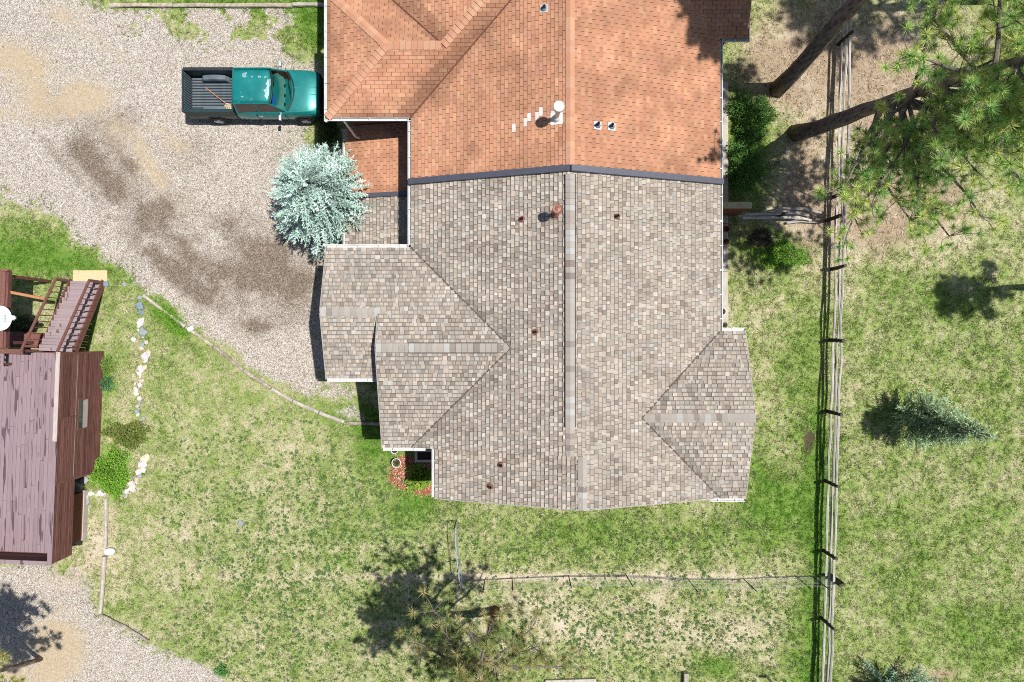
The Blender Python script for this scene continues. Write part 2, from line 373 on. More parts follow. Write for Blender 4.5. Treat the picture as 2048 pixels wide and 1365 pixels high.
# ------------------------------------------------------------------ the semi-detached house
ZE, SL = 4.6, 0.345
house = thing('semi_detached_house', 'large low house, half under orange-red shingles and half under tan shingles', 'house', (1.9, 3.0, 0))
HO = Vector((1.9, 3.0, 0))
def hp(o): o.parent = house; o.location = o.location - HO; return o     # put a world-built part under the house
walls = MB()
walls.prism([(-3.15,-3.35),(-2.3,-3.35),(-2.3,-5.15),(7.0,-5.15),(7.0,18.2),(-3.15,18.2)], -.1, 4.62)
walls.prism([(-4.2,-3.4),(-3.1,-3.4),(-3.1,2.9),(-4.2,2.9)], -.1, 4.61)
walls.prism([(-6.2,-.9),(-4.15,-.9),(-4.15,2.88),(-6.2,2.88)], -.1, 4.6)
walls.prism([(6.9,-5.18),(7.9,-5.18),(7.9,-.08),(6.9,-.08)], -.1, 4.61)
walls.prism([(-6.15,8.38),(-3.1,8.38),(-3.1,18.1),(-6.15,18.1)], -.1, 4.61)
walls.prism([(6.95,11.2),(8.0,11.2),(8.0,18.15),(6.95,18.15)], -.1, 4.6)
def gable(a, b, apex, d):      # triangular gable wall from a to b, thickness vector d
    v = [Vector((*a, 4.55)), Vector((*b, 4.55)), Vector(apex)]; d = Vector(d)
    walls.add(v + [x + d for x in v], [(0,1,2),(5,4,3),(0,3,4,1),(1,4,5,2),(2,5,3,0)])
gable((-2.3,-5.15), (7.0,-5.15), (2.345,-5.15,6.2), (0,.1,0))
gable((-4.2,-3.4), (-4.2,2.9), (-4.2,-.235,5.68), (.1,0,0))
gable((-6.2,-.9), (-6.2,2.88), (-6.2,1.0,5.25), (.1,0,0))
gable((7.9,-5.18), (7.9,-.08), (7.9,-2.635,5.48), (-.1,0,0))
hp(walls.build('wall', M['siding'], label='brown wood siding walls under the eaves'))

def clip(poly, inside, inter):
    out = []
    for i in range(len(poly)):
        a, b = poly[i - 1], poly[i]
        ia, ib = inside(a), inside(b)
        if ib:
            if not ia: out.append(inter(a, b))
            out.append(b)
        elif ia: out.append(inter(a, b))
    return out
def clip_convex(poly, conv):
    n = len(conv)
    for i in range(n):
        (x1, y1), (x2, y2) = conv[i], conv[(i + 1) % n]
        nxx, nyy = -(y2 - y1), (x2 - x1)
        sd = lambda p: (p[0] - x1) * nxx + (p[1] - y1) * nyy
        def inter(a, b):
            da, db = sd(a), sd(b); k = da / (da - db); return (a[0] + k*(b[0]-a[0]), a[1] + k*(b[1]-a[1]))
        poly = clip(poly, lambda p: sd(p) >= 0, inter)
        if len(poly) < 3: return []
    return poly
def area(p): return .5 * sum(p[i-1][0]*p[i][1] - p[i][0]*p[i-1][1] for i in range(len(p)))
def ccw(p): return p if area(p) > 0 else p[::-1]

RED = [(.458,.231,.137),(.458,.227,.137),(.474,.249,.15),(.442,.22,.133),(.466,.242,.157),(.426,.209,.126),(.49,.268,.161),(.458,.231,.137)]
TAN = [(.397,.344,.289),(.404,.348,.289),(.419,.362,.304),(.382,.33,.28),(.477,.429,.376),(.454,.401,.342),(.388,.359,.317),(.404,.376,.334),(.287,.239,.201),(.316,.266,.224),(.411,.355,.297),(.368,.316,.265),(.419,.359,.3),(.433,.376,.313),(.397,.341,.286),(.388,.337,.284),(.404,.352,.293)]
cells = {'red': [], 'tan': []}
decks = {'red': MB(), 'tan': MB()}
class Roof:
    """one roof plane: height ze at the eave line, rising along axis*sign"""
    def __init__(s, kind, axis, sign, ref, ze=ZE, sl=SL): s.kind, s.axis, s.sign, s.ref, s.ze, s.sl = kind, axis, sign, ref, ze, sl
    def vv(s, x, y): return s.sign * ((x if s.axis == 'x' else y) - s.ref)
    def z(s, x, y): return s.ze + s.sl * s.vv(x, y)
    def xy(s, u, v):
        c = s.ref + s.sign * v; return (c, u) if s.axis == 'x' else (u, c)
    def face(s, poly, stain_shades=(), dz=0.0, thick=.16, full=True):
        poly = ccw([tuple(p) for p in poly])
        d = decks[s.kind]; n = len(poly)
        top = [(x, y, s.z(x, y) + dz) for x, y in poly]
        d.add(top + [(x, y, z - thick) for x, y, z in top], [tuple(range(n)), tuple(range(n, 2*n))[::-1]] + [(i, n+i, n+(i+1) % n, (i+1) % n) for i in range(n)])
        us = [(p[1] if s.axis == 'x' else p[0]) for p in poly]; vs = [s.vv(*p) for p in poly]
        ex = .129 if s.kind == 'red' else .143
        for k in range(int(math.floor(min(vs) / ex)) - 1, int(math.ceil(max(vs) / ex)) + 1):
            rg = random.Random((7 if s.kind == 'red' else 3) * 1000003 + (11 if s.axis == 'x' else 5) * 70001 + (s.sign + 2) * 5003 + round(s.ref * 10) * 311 + k * 17)
            u = -21.0 + (0 if s.kind == 'red' else rg.uniform(0, .15)); tooth = rg.random() < .5
            if s.kind == 'red': u += (k % 2) * .152 + rg.uniform(-.012, .012)
            while u < 23:
                wd = .305 if s.kind == 'red' else rg.choice((.115, .135, .15, .165, .2))
                c = rg.choice(RED if s.kind == 'red' else TAN); jit = rg.uniform(.93, 1.07); tooth = (not tooth) if rg.random() < .85 else tooth
                sk = rg.uniform(-.004, .004)
                if u + wd > min(us) and u < max(us):
                    gap = .008 if s.kind == 'red' else .006
                    v0, v1 = k * ex + sk, (k + 1) * ex + .004
                    q = ccw([s.xy(u + gap, v0), s.xy(u + wd - gap, v0), s.xy(u + wd - gap, v1), s.xy(u + gap, v1)])
                    q = clip_convex(q, poly)
                    if len(q) >= 3 and area(q) > .0006:
                        cx = sum(p[0] for p in q) / len(q); cy = sum(p[1] for p in q) / len(q)
                        m = jit
                        for f in stain_shades: m *= f(cx, cy)
                        cc = c
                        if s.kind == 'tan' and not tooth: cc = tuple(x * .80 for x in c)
                        for wx, wy, wr in WHITE:
                            if s.kind == 'red' and abs(cx - wx) < .07 and abs(cy - wy) < wr: cc = (.66, .56, .52)
                        t0 = (.023 if s.kind == 'red' else (.046 if tooth else .016))
                        tops = []
                        for x, y in q:
                            fr = 1 - min(1, max(0, (s.vv(x, y) - v0) / (v1 - v0)))
                            tops.append((x, y, s.z(x, y) + dz + .005 + t0 * fr))
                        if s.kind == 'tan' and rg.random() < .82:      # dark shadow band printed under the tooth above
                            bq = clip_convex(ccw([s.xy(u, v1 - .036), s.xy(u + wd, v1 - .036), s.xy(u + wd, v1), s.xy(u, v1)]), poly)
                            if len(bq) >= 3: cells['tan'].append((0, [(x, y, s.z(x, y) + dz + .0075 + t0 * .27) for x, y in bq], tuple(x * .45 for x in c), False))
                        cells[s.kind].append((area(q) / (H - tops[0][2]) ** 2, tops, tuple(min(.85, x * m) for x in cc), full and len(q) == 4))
                u += wd
WHITE = [(P(1035, 243, 6.3).x + i * .0, 0, 0) for i in range(0)]
for px_, py_, r_ in ((1030,245,.10),(1050,238,.10),(1058,228,.16),(1066,232,.06),(1074,226,.12),(1082,222,.15),(1092,222,.10),(1108,226,.1)):
    q_ = P(px_, py_, 6.3); WHITE.append((q_.x, q_.y, r_))
def seg_stain_shade(a, b, w, f):  # darkens cells near a segment; red: dirt band, tan valleys: painted shadow band
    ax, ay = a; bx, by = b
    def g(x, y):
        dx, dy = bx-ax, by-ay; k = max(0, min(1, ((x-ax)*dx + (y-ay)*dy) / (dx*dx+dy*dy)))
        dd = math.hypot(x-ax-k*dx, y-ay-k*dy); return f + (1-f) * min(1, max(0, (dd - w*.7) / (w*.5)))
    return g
MLt = Roof('tan', 'x', 1, -3.61); MRt = Roof('tan', 'x', -1, 7.44); BLt = Roof('tan', 'x', 1, -2.75)
WUt = Roof('tan', 'y', -1, 3.34); WLt = Roof('tan', 'y', 1, -3.81); GLt = Roof('tan', 'y', 1, -1.34)
RUt = Roof('tan', 'y', -1, .355); RLt = Roof('tan', 'y', 1, -5.625)
vd = .9
MLt.face([(-3.61,3.34),(-.035,-.235),(1.915,-.235),(1.915,5.6),(-3.61,5.6)], [seg_stain_shade((-3.61,3.34),(-.035,-.235),.4,.82)])
MLt.face([(-3.61,-3.81),(1.915,-3.81),(1.915,-.235),(-.035,-.235)], [seg_stain_shade((-3.61,-3.81),(-.035,-.235),.4,.82)])
MRt.face([(1.915,-2.635),(4.45,-2.635),(7.44,.355),(7.44,5.6),(1.915,5.6)])
MRt.face([(1.915,-3.81),(5.625,-3.81),(4.45,-2.635),(1.915,-2.635)])
MRt.face([(2.345,-5.61),(7.42,-5.61),(5.625,-3.81),(2.345,-3.81)])
BLt.face([(-2.75,-5.61),(2.345,-5.61),(2.345,-3.81),(-2.75,-3.81)])
WUt.face([(-6.63,1),(-4.63,1),(-4.63,3.34),(-6.63,3.34)])
WUt.face([(-4.63,-.235),(-.035,-.235),(-3.61,3.34),(-4.63,3.34)])
WLt.face([(-4.63,-3.81),(-3.61,-3.81),(-.035,-.235),(-4.63,-.235)])
GLt.face([(-6.63,-1.34),(-4.25,-1.34),(-4.25,1.0),(-6.63,1.0)])
RUt.face([(4.45,-2.635),(8.33,-2.635),(8.33,.355),(7.44,.355)], [seg_stain_shade((4.45,-2.635),(7.44,.355),.25,.8)])
RLt.face([(4.45,-2.635),(7.44,-5.625),(8.33,-5.625),(8.33,-2.635)], [seg_stain_shade((4.45,-2.635),(7.44,-5.625),.25,.72)])
MLr = Roof('red', 'x', 1, -3.61); MRr = Roof('red', 'x', -1, 7.44); SPr = Roof('red', 'y', 1, 7.99); WHr = Roof('red', 'x', 1, -6.6)
NPr = Roof('red', 'y', -1, 12.49); W2r = Roof('red', 'x', 1, -4.62); RWr = Roof('red', 'y', 1, 10.8)
stV = seg_stain_shade((-3.61,7.99),(1.915,13.51),.55,.66)
MLr.face([(-3.61,5.75),(1.915,5.75),(1.915,13.51),(-3.61,7.99)], [seg_stain_shade((-3.61,7.99),(1.915,13.51),.25,.86)])
SPr.face([(-6.6,7.99),(-3.61,7.99),(-1.36,10.24),(-4.35,10.24)], [stV, seg_stain_shade((-6.6,7.99),(-3.61,7.99),.16,.72)])
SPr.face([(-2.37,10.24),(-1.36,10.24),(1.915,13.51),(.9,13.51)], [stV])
WHr.face([(-6.6,7.99),(-4.35,10.24),(-6.6,12.49)], [seg_stain_shade((-6.6,7.99),(-6.6,12.49),.16,.75)])
NPr.face([(-6.6,12.49),(-4.35,10.24),(-2.37,10.24),(-4.62,12.49)], [seg_stain_shade((-2.37,10.24),(-4.62,12.49),.22,.78)])
W2r.face([(-2.37,10.24),(.9,13.51),(-4.62,13.51),(-4.62,12.49)], [seg_stain_shade((-2.37,10.24),(-4.62,12.49),.45,.72)])
MRr.face([(1.915,5.75),(7.44,5.75),(7.44,10.8),(1.915,16.32)])
RWr.face([(7.44,10.8),(8.42,10.8),(8.42,15.0),(3.24,15.0)])
# porch roof, half red half tan, sloping down to the drive
PRr = Roof('red', 'x', 1, -6.50, 2.35, .24); PRt = Roof('tan', 'x', 1, -6.50, 2.35, .24)
PRr.face([(-6.5,5.68),(-3.2,5.68),(-3.2,8.36),(-6.5,8.36)], full=False)
PRt.face([(-6.5,2.9),(-3.2,2.9),(-3.2,5.56),(-6.5,5.56)], full=False)
# hidden northern slope that closes the red roof
decks['red'].add([(-4.6,13.5,6.5),(3.2,13.5,6.5),(8.4,15,6.0),(8.4,18.6,4.6),(-6.6,18.6,4.6),(-6.6,12.5,4.6)], [(0,1,2,3,4,5)])

roofs = {}
for k, lab in (('red', 'orange-red terracotta coloured shingle roof half'), ('tan', 'weathered tan and grey shingle roof half')):
    r = hp(decks[k].build('roof', M['felt_' + k], label=lab)); roofs[k] = r
    cl = cells[k]
    order = sorted(range(len(cl)), key=lambda i: -(cl[i][0] if cl[i][3] else 0))
    def addcell(mb, c):
        q = c[1]; n = len(q); mb.add(q + [(x, y, z - .05) for x, y, z in q], [tuple(range(n))] + [(i, n+i, n+(i+1) % n, (i+1) % n) for i in range(n)], c[2])
    for i in order[:150]:
        mb = MB(); c = cl[i]; o0 = Vector(c[1][0])
        addcell(mb, (0, [tuple(Vector(q) - o0) for q in c[1]], c[2]))
        o = mb.build('shingle', M['shingle_' + k]); o.parent = r; o.location = o0
    mb = MB()
    for i in order[150:]: addcell(mb, cl[i])
    mb.build('shingle_courses', M['shingle_' + k], r, kind='stuff')

# ridge and hip caps: one folded shingle each
def cap_mesh(name, L, w, drop, m, th=.03):
    mb = MB(); sec = [(-w, -w*drop), (-w*.4, -w*.4*drop + .006), (0, .010), (w*.4, -w*.4*drop + .006), (w, -w*drop)]
    ring = lambda x, dz: [(x, y, z + dz) for y, z in sec] + [(x, y, z + dz - .02) for y, z in sec[::-1]]
    mb.loft([ring(0, .03 + th), ring(L * 1.06, .03)])
    o = mb.build(name, m); return o
capm = {}
def capmat(name, pal):
    t = NT(name); r = t.rnd(); st = [(i / len(pal), c) for i, c in enumerate(pal)]
    c = t.ramp(r, st, 'CONSTANT'); n = t.noise(70, 3, .7)
    t.base(t.mix(1.0, c, t.ramp(n, [(.25, .78), (.75, 1.2)]), 'MULTIPLY')); t.bump(n, .3, .004); return t.fin(.9, 0, .15)
capm['red'] = capmat('red_ridge_cap', [(.46,.25,.16),(.45,.235,.145),(.48,.275,.175),(.44,.225,.14),(.47,.26,.17)])
capm['tan'] = capmat('tan_ridge_cap', [(.32,.29,.255),(.31,.28,.245),(.24,.205,.18),(.34,.31,.275),(.21,.175,.155),(.33,.295,.26),(.37,.365,.34),(.30,.265,.235)])
capcache = {}
def caps(kind, a, b, hip=False, L=.19, w=.155):
    a = Vector(a); b = Vector(b); d = b - a; n = max(1, int(d.length / L)); key = (kind, hip, w)
    drop = SL / (math.sqrt(2) if hip else 1)
    X = d.normalized(); Y = Vector((0, 0, 1)).cross(X).normalized(); Z = X.cross(Y)
    for i in range(n):
        p = a + d * (i / n)
        if key not in capcache:
            o = cap_mesh('ridge_cap', L, w, drop, capm[kind]); capcache[key] = o.data
        else:
            o = bpy.data.objects.new('ridge_cap', capcache[key]); col.objects.link(o)
        o.parent = roofs[kind]; o.matrix_basis = Matrix.Translation(p) @ Matrix((X, Y, Z)).transposed().to_4x4()
zr = ZE + SL * 5.525; hz = ZE + SL * 2.25
caps('red', (-6.6,7.99,ZE), (-4.35,10.24,hz), True); caps('red', (-6.6,12.49,ZE), (-4.35,10.24,hz), True)
caps('red', (-2.45,10.24,hz), (-4.3,10.24,hz)); caps('red', (-2.37,10.24,hz), (.3,12.91,hz + SL*2.67), True)
caps('red', (1.915,12.6,zr), (1.915,5.8,zr), False, .19, .15)
caps('tan', (2.345,-5.6,zr-.148), (2.345,-3.85,zr-.148)); caps('tan', (1.915,-3.8,zr), (1.915,-2.85,zr))
caps('tan', (-6.62,1.0,ZE+SL*2.34), (-4.55,1.0,ZE+SL*2.34)); caps('tan', (-4.62,-.235,ZE+SL*3.575), (-.1,-.235,ZE+SL*3.575))
caps('tan', (8.32,-2.635,ZE+SL*2.99), (4.5,-2.635,ZE+SL*2.99))
# raised ridge vents on the tan half
def ridge_vent(a, b, w=.185):
    a = Vector(a); b = Vector(b); d = (b - a).normalized(); y = Vector((0,0,1)).cross(d)
    sec = [(-w, -w*SL + .01), (-w, -w*SL + .07), (0, .085), (w, -w*SL + .07), (w, -w*SL + .01)]
    base = MB(); base.loft([[p + y*o + Vector((0,0,z)) for o, z in sec] for p in (a, b)])
    ro = base.build('ridge_vent', M['dark'], roofs['tan'])
    n = max(1, int((b - a).length / .2)); rg = random.Random(5)
    wi = w - .03; first = None
    for i in range(n):
        p = a + (b - a) * (i / n)
        if first is None:
            mb = MB(); L = (b - a).length / n
            s2 = [(-wi, -wi*SL + .073), (0, .089), (wi, -wi*SL + .073), (wi, -wi*SL + .06), (-wi, -wi*SL + .06)]
            mb.loft([[(x, o, z + dz) for o, z in s2] for x, dz in ((0, .03), (L, .002))]); o = mb.build('ridge_cap', capm['tan']); first = o.data
        else: o = bpy.data.objects.new('ridge_cap', first); col.objects.link(o)
        o.parent = roofs['tan']; o.matrix_basis = Matrix.Translation(p) @ Matrix((d, y, Vector((0,0,1)))).transposed().to_4x4()
ridge_vent((1.915,-2.85,zr), (1.915,5.5,zr)); ridge_vent((-3.5,-.235,ZE+SL*3.575), (-.5,-.235,ZE+SL*3.575))

# dark felt strips over the valley cuts, painting in the shadow line there
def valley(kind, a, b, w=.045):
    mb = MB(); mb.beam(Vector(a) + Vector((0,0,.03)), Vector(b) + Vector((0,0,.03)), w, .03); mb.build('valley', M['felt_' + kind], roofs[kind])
zw = ZE + SL*3.575; zv = ZE + SL*2.99
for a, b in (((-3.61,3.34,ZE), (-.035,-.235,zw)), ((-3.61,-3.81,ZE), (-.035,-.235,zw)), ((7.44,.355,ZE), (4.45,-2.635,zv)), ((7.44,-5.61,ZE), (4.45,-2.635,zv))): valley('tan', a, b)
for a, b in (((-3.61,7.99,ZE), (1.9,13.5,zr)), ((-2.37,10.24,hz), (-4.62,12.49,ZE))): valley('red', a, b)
# slate-blue coping along the party line
def coping(pts, w, h):
    mb = MB()
    for a, b in zip(pts, pts[1:]): mb.beam(a, b, w, h)
    return hp(mb.build('coping', M['coping'], label='slate blue metal coping between the two roof halves'))
coping([(-3.66,5.675,ZE+.06), (1.915,5.675,zr+.1), (7.5,5.675,ZE+.06)], .2, .2)
coping([(-6.53,5.62,2.40), (-3.2,5.62,3.20)], .16, .16)

# gutters with hanger straps
def gutter(a, b, out, w=.12):
    a = Vector(a); b = Vector(b); o = Vector(out); d = (b - a).normalized(); mb = MB(); u = Vector((0, 0, 1))
    sec = [(0, 0), (0, -.12), (w*.8, -.12), (w, -.03), (w, 0), (w - .02, 0), (w*.75, -.10), (.012, -.10), (.012, 0)]
    mb.loft([[p + o * s + u * z for s, z in sec] for p in (a, b)])
    g = hp(mb.build('gutter', M['white'])); n = int((b - a).length / 1.0)
    for i in range(n + 1):
        p = a + d * ((b - a).length * (i + .5) / (n + 1)); h = MB(); h.beam(p - o*.01 + u*.006, p + o*w + u*.006, .022, .008)
        hh = h.build('hanger', M['galv'], g)
    return g
gz0 = ZE - .01
gutter((-3.61,3.34,gz0), (-3.61,7.99,gz0), (-1,0,0)); gutter((-3.62,7.99,gz0), (-6.6,7.99,gz0), (0,-1,0)); gutter((-6.6,7.86,gz0), (-6.6,12.49,gz0), (-1,0,0))
gutter((-6.63,3.34,gz0), (-3.61,3.34,gz0), (0,1,0)); gutter((-6.63,-1.34,gz0), (-4.66,-1.34,gz0), (0,-1,0))
gutter((-4.63,-3.81,gz0), (-3.1,-3.81,gz0), (0,-1,0)); gutter((-2.75,-5.6,gz0), (-2.75,-3.84,gz0), (-1,0,0))
gutter((7.44,.36,gz0), (7.44,5.6,gz0), (1,0,0), .10); gutter((7.44,5.75,gz0), (7.44,10.8,gz0), (1,0,0), .10)
gutter((7.54,.355,gz0), (8.33,.355,gz0), (0,1,0)); gutter((7.1,-5.63,gz0), (8.33,-5.63,gz0), (0,-1,0)); gutter((7.54,10.8,gz0), (8.42,10.8,gz0), (0,-1,0), .08); gutter((8.42,10.72,gz0), (8.42,15,gz0), (1,0,0), .08)
gutter((-6.5,2.95,2.34), (-6.5,8.3,2.34), (-1,0,0), .11)
# rake fascias
def rake(a, b):
    mb = MB(); mb.beam(a, b, .028, .15); hp(mb.build('rake_board', M['fascia']))
rk = -.072
for a, b in (((-6.65,3.36,ZE+rk), (-6.65,1.0,ZE+SL*2.34+rk)), ((-6.65,1.0,ZE+SL*2.34+rk), (-6.65,-1.36,ZE+rk)), ((-4.65,-.235,ZE+SL*3.575+rk), (-4.65,-3.83,ZE+rk)), ((-4.65,-.235,ZE+SL*3.575+rk), (-4.65,1.0,ZE+SL*2.34+rk)),
             ((8.35,.37,ZE+rk), (8.35,-2.635,ZE+SL*2.99+rk)), ((8.35,-2.635,ZE+SL*2.99+rk), (8.35,-5.64,ZE+rk)),
             ((-2.77,-5.63,ZE+rk), (2.345,-5.63,zr-.148+rk)), ((2.345,-5.63,zr-.148+rk), (7.1,-5.63,ZE+.11+rk))): rake(a, b)
# downspout from the red corner gutter back to the wall
mb = MB(); mb.tube([(-6.02,7.9,4.5), (-6.02,7.88,2.75), (-5.92,7.86,2.6)], .05, 8); hp(mb.build('downspout', M['galv']))

# vents, flues and pipes on the roof
def roofz(x, y): return (zr - SL * abs(x - 1.915)) if y > -3.81 else (zr - .148 - SL * abs(x - 2.345))
def pipe_vent(px, py, kind, h=.22):
    p = P(px, py, 6.2); z = roofz(p.x, p.y); p = P(px, py, z)
    m1, m2, m3 = {'black': (M['galv'], M['bluegrey'], M['black']), 'rust': (M['rust'], M['rust'], M['black'])}[kind]
    sgn = 1 if p.x < 1.915 else -1
    v = MB(); w = .13 if kind == 'black' else .085
    v.add([(p.x + i*w, p.y + j*w, z + sgn*SL*i*w + .035) for i, j in ((-1,-1),(1,-1),(1,1),(-1,1))] + [(p.x + i*w, p.y + j*w, z + sgn*SL*i*w + .02) for i, j in ((-1,-1),(1,-1),(1,1),(-1,1))], [(0,1,2,3),(0,4,5,1),(1,5,6,2),(2,6,7,3),(3,7,4,0)])
    o = hp(v.build('vent_pipe', m1 if kind == 'black' else M['shingle_rustflash']))
    b = MB(); b.lathe([(.115, z - .02), (.10, z + .06), (.06, z + .10), (.05, z + .10)], p.x, p.y, 16); b.build('boot', m2, o, True)
    c = MB(); c.lathe([(.045, z), (.045, z + h), (.034, z + h), (.034, z + .03), (0, z + .03)], p.x, p.y, 14); c.build('pipe', m3, o, True)
M['shingle_rustflash'] = simple('brown_flashing', (.22, .12, .09), .6, var=.2)
for a in ((1088,18,'black'), (1195,252,'black',.32), (1223,254,'black',.30), (1044,439,'rust'), (1234,434,'rust',.28), (1071,664,'rust',.2), (1002,930,'rust'), (981,973,'rust')): pipe_vent(*a)
def flue(px, py, m, capmt, h, rp, rc):
    p = P(px, py, 6.35); z = roofz(p.x, p.y); p = P(px, py, z)
    f = MB(); w = .2 if m is M['white'] else .15; sgn = 1
    f.add([(p.x + i*w, p.y + j*w, z + sgn*SL*i*w + .036) for i, j in ((-1,-1),(1,-1),(1,1),(-1,1))] + [(p.x + i*w, p.y + j*w, z + sgn*SL*i*w + .02) for i, j in ((-1,-1),(1,-1),(1,1),(-1,1))], [(0,1,2,3),(0,4,5,1),(1,5,6,2),(2,6,7,3),(3,7,4,0)])
    o = hp(f.build('flue', m))
    c = MB(); c.lathe([(rp*1.9, z - .05), (rp*1.7, z + .12), (rp*1.1, z + .26), (rp, z + .26)], p.x, p.y, 20); c.build('storm_collar', m, o, True)
    c = MB(); c.lathe([(rp, z - .05), (rp, z + h), (rp*1.25, z + h), (rp*1.25, z + h + .1)], p.x, p.y, 20); c.build('pipe', m, o, True)
    c = MB(); c.lathe([(rc*.9, z + h + .02), (rc, z + h + .05), (rc, z + h + .17), (rc*.93, z + h + .19), (rc*.9, z + h + .18), (rc*.5, z + h + .2), (0.001, z + h + .215)], p.x, p.y, 28); c.build('cap', capmt, o, True)
flue(1113, 238, M['white'], M['white'], 1.05, .075, .175)
flue(1111, 430, M['rust'], M['rust'], .85, .07, .16)

# ------------------------------------------------------------------ walk, pads
for i, (a, b) in enumerate(((5.0, 11.0), (2.95, 4.98), (.15, 2.93))):
    mb = MB(); mb.box(7.05, 9.17 - .01 * i, a, b, -.05, .06); tag(mb.build('walkway', M['concrete'], bevel=.01), 'concrete walkway slab along the right side of the house', kind='structure')
mb = MB(); a = P(147, 541); b = P(215, 567); mb.box(a.x, b.x, b.y, a.y, -.05, .05); tag(mb.build('landing_pad', M['pad'], bevel=.02), 'sandy landing slab at the foot of the brown stairs', kind='structure')

# ------------------------------------------------------------------ neighbour's raised deck with stairs
DO = Vector((-17.35, -.46, 0))
deck = thing('raised_deck', 'raised plank deck with purple-brown boards, solid parapet and side stairs', 'deck', DO, -0.04)
def deckmat(name, c, c2, st, th=.615):
    t = NT(name); n = t.noise(3, 7, .7, t.map((9, .7, 9))); cc = t.ramp(n, [(.3, c), (.7, c2)])
    cc = t.mix(1.0, cc, t.ramp(t.rnd(), [(0, .86), (1, 1.0)]), 'MULTIPLY')
    gm_ = t.n.new('ShaderNodeNewGeometry'); mp = t.n.new('ShaderNodeMapping'); mp.inputs['Scale'].default_value = (6.5, .6, 1)
    t.lk(gm_.outputs['Position'], mp.inputs[0]); cb = t.n.new('ShaderNodeCombineXYZ'); t.lk(t.math('MULTIPLY', t.rnd(), 3.0), cb.inputs[1]); t.lk(t.math('MULTIPLY', t.rnd(), .6), cb.inputs[0]); t.lk(cb.outputs[0], mp.inputs['Location'])
    w = t.ramp(t.noise(1.0, 2, .5, mp.outputs[0]), [(th, 0.0), (th + .02, 1.0)])
    if st: cc = t.mix(w, cc, t.mix(1.0, cc, (.42, .36, .38), 'MULTIPLY'))
    t.base(cc); t.bump(n, .3, .006); return t.fin(.65, 0, .25)
M['plank'] = deckmat('purple_brown_deck_stain', (.215, .155, .17), (.30, .225, .24), True, .602)
M['tread'] = deckmat('purple_brown_tread', (.25, .19, .20), (.35, .275, .28), True, .66)
M['stain'] = wood('dark_red_brown_stain', (.10, .04, .034), (.27, .125, .105), (8, .6, 8), rand=.4)
M['stain2'] = wood('red_brown_rail_stain', (.14, .06, .048), (.24, .115, .09), (3, 3, 3), rand=.2)
M['pale'] = wood('worn_pale_board', (.34, .28, .26), (.55, .49, .44), (6, 1, 6), rand=.1)
rg = random.Random(3)
FZ = 1.9
lx = -.12
while lx > -3.7:
    y = -.06 - rg.uniform(0, 1.6) * (rg.random() < .7); ends = [-.06]
    while y > -7.9:
        if y < -.3: ends.append(y)
        y -= rg.uniform(2.0, 3.4)
    ends.append(-8.0)
    for a, b in zip(ends, ends[1:]):
        mb = MB(); L = a - b - .006; mb.box(-.074, .074, -L, 0, -.035, 0); o = mb.build('plank', M['plank'], deck, bevel=.004)
        o.location = (lx - .077, a, FZ + rg.uniform(-.003, .003))
    lx -= .157
def board_wall(y0, y1, z0, z1, n):      # lapped horizontal boards facing +x
    h = (z1 - z0) / n
    for i in range(n):
        mb = MB(); t_ = .012 + rg.uniform(0, .012); mb.add([(x, y, z) for x, z in ((-.05, z0 + i*h + .004), (t_, z0 + i*h + .004), (t_ - .014, z0 + (i+1)*h - .004), (-.05, z0 + (i+1)*h - .004)) for y in (y0, y1)],
            [(0,1,3,2), (2,3,5,4), (4,5,7,6), (6,7,1,0), (0,2,4,6), (7,5,3,1)]); mb.build('siding_board', M['stain'], deck)
board_wall(-2.5, -.02, 1.76, 2.8, 10); board_wall(-4.99, -2.6, 1.76, 2.8, 10); board_wall(-8.12, -5.09, 1.62, 2.8, 11); board_wall(-4.99, -.02, 0, 1.70, 16)
mb = MB(); mb.box(-.02, .012, -5.0, -.02, 1.70, 1.755); mb.build('trim', M['pale'], deck)
for yy, z0, z1 in ((-2.55, 1.76, 2.8), (-5.04, 0.0, 2.8), (-.02, 0.0, 2.8)):
    mb = MB(); mb.box(-.07, .03, yy - .05, yy + .05, z0, z1); mb.build('trim', M['stain2'], deck)
mb = MB(); mb.box(-.13, .03, -3.4, .03, 2.8, 2.84); mb.build('cap_rail', M['pale'], deck, bevel=.005)
mb = MB(); mb.box(-.15, .03, -8.16, -3.41, 2.8, 2.84); mb.build('cap_rail', M['plank'], deck, bevel=.005)
mb = MB(); mb.box(-5.5, -.16, -8.16, -8.0, 2.8, 2.84); mb.build('cap_rail', M['plank'], deck, bevel=.005)
mb = MB(); mb.box(-5.5, -.07, -8.12, -8.04, 1.6, 2.8); mb.build('parapet', M['stain'], deck)
mb = MB(); mb.box(-5.5, -1.5, -.04, .05, 1.6, 2.78); mb.build('parapet', M['stain'], deck)
mb = MB(); mb.box(-5.5, -1.42, -.10, .08, 2.78, 2.82); mb.build('cap_rail', M['stain2'], deck)
for (x0, x1, y0, y1) in ((-3.4, -2.55, -.22, -.11), (-3.4, -2.55, -.42, -.31), (-2.55, -2.45, -.62, -.11), (-3.4, -2.55, -.62, -.51)):
    mb = MB(); mb.box(x0, x1, y0, y1, 2.36, 2.41); mb.build('bench_slat', M['plank'], deck)
mb = MB(); mb.box(-2.54, -2.47, -.6, -.5, 1.9, 2.36); mb.build('bench_leg', M['stain2'], deck)
mb = MB(); mb.box(-3.6, -.07, -8.03, -.03, 1.62, 1.86); mb.build('deck_frame', M['stain'], deck)
mb = MB(); mb.box(-3.6, -.08, -5.0, -.05, 0, 1.62); mb.build('storage_wall', M['stain'], deck)
mb = MB(); mb.box(-3.6, -.43, -7.9, -5.9, .30, 1.62); mb.build('recessed_wall', M['redboard'], deck)
mb = MB(); mb.box(-3.6, -.39, -7.95, -5.85, -.05, .30); mb.build('concrete_footing', M['concrete'], deck)
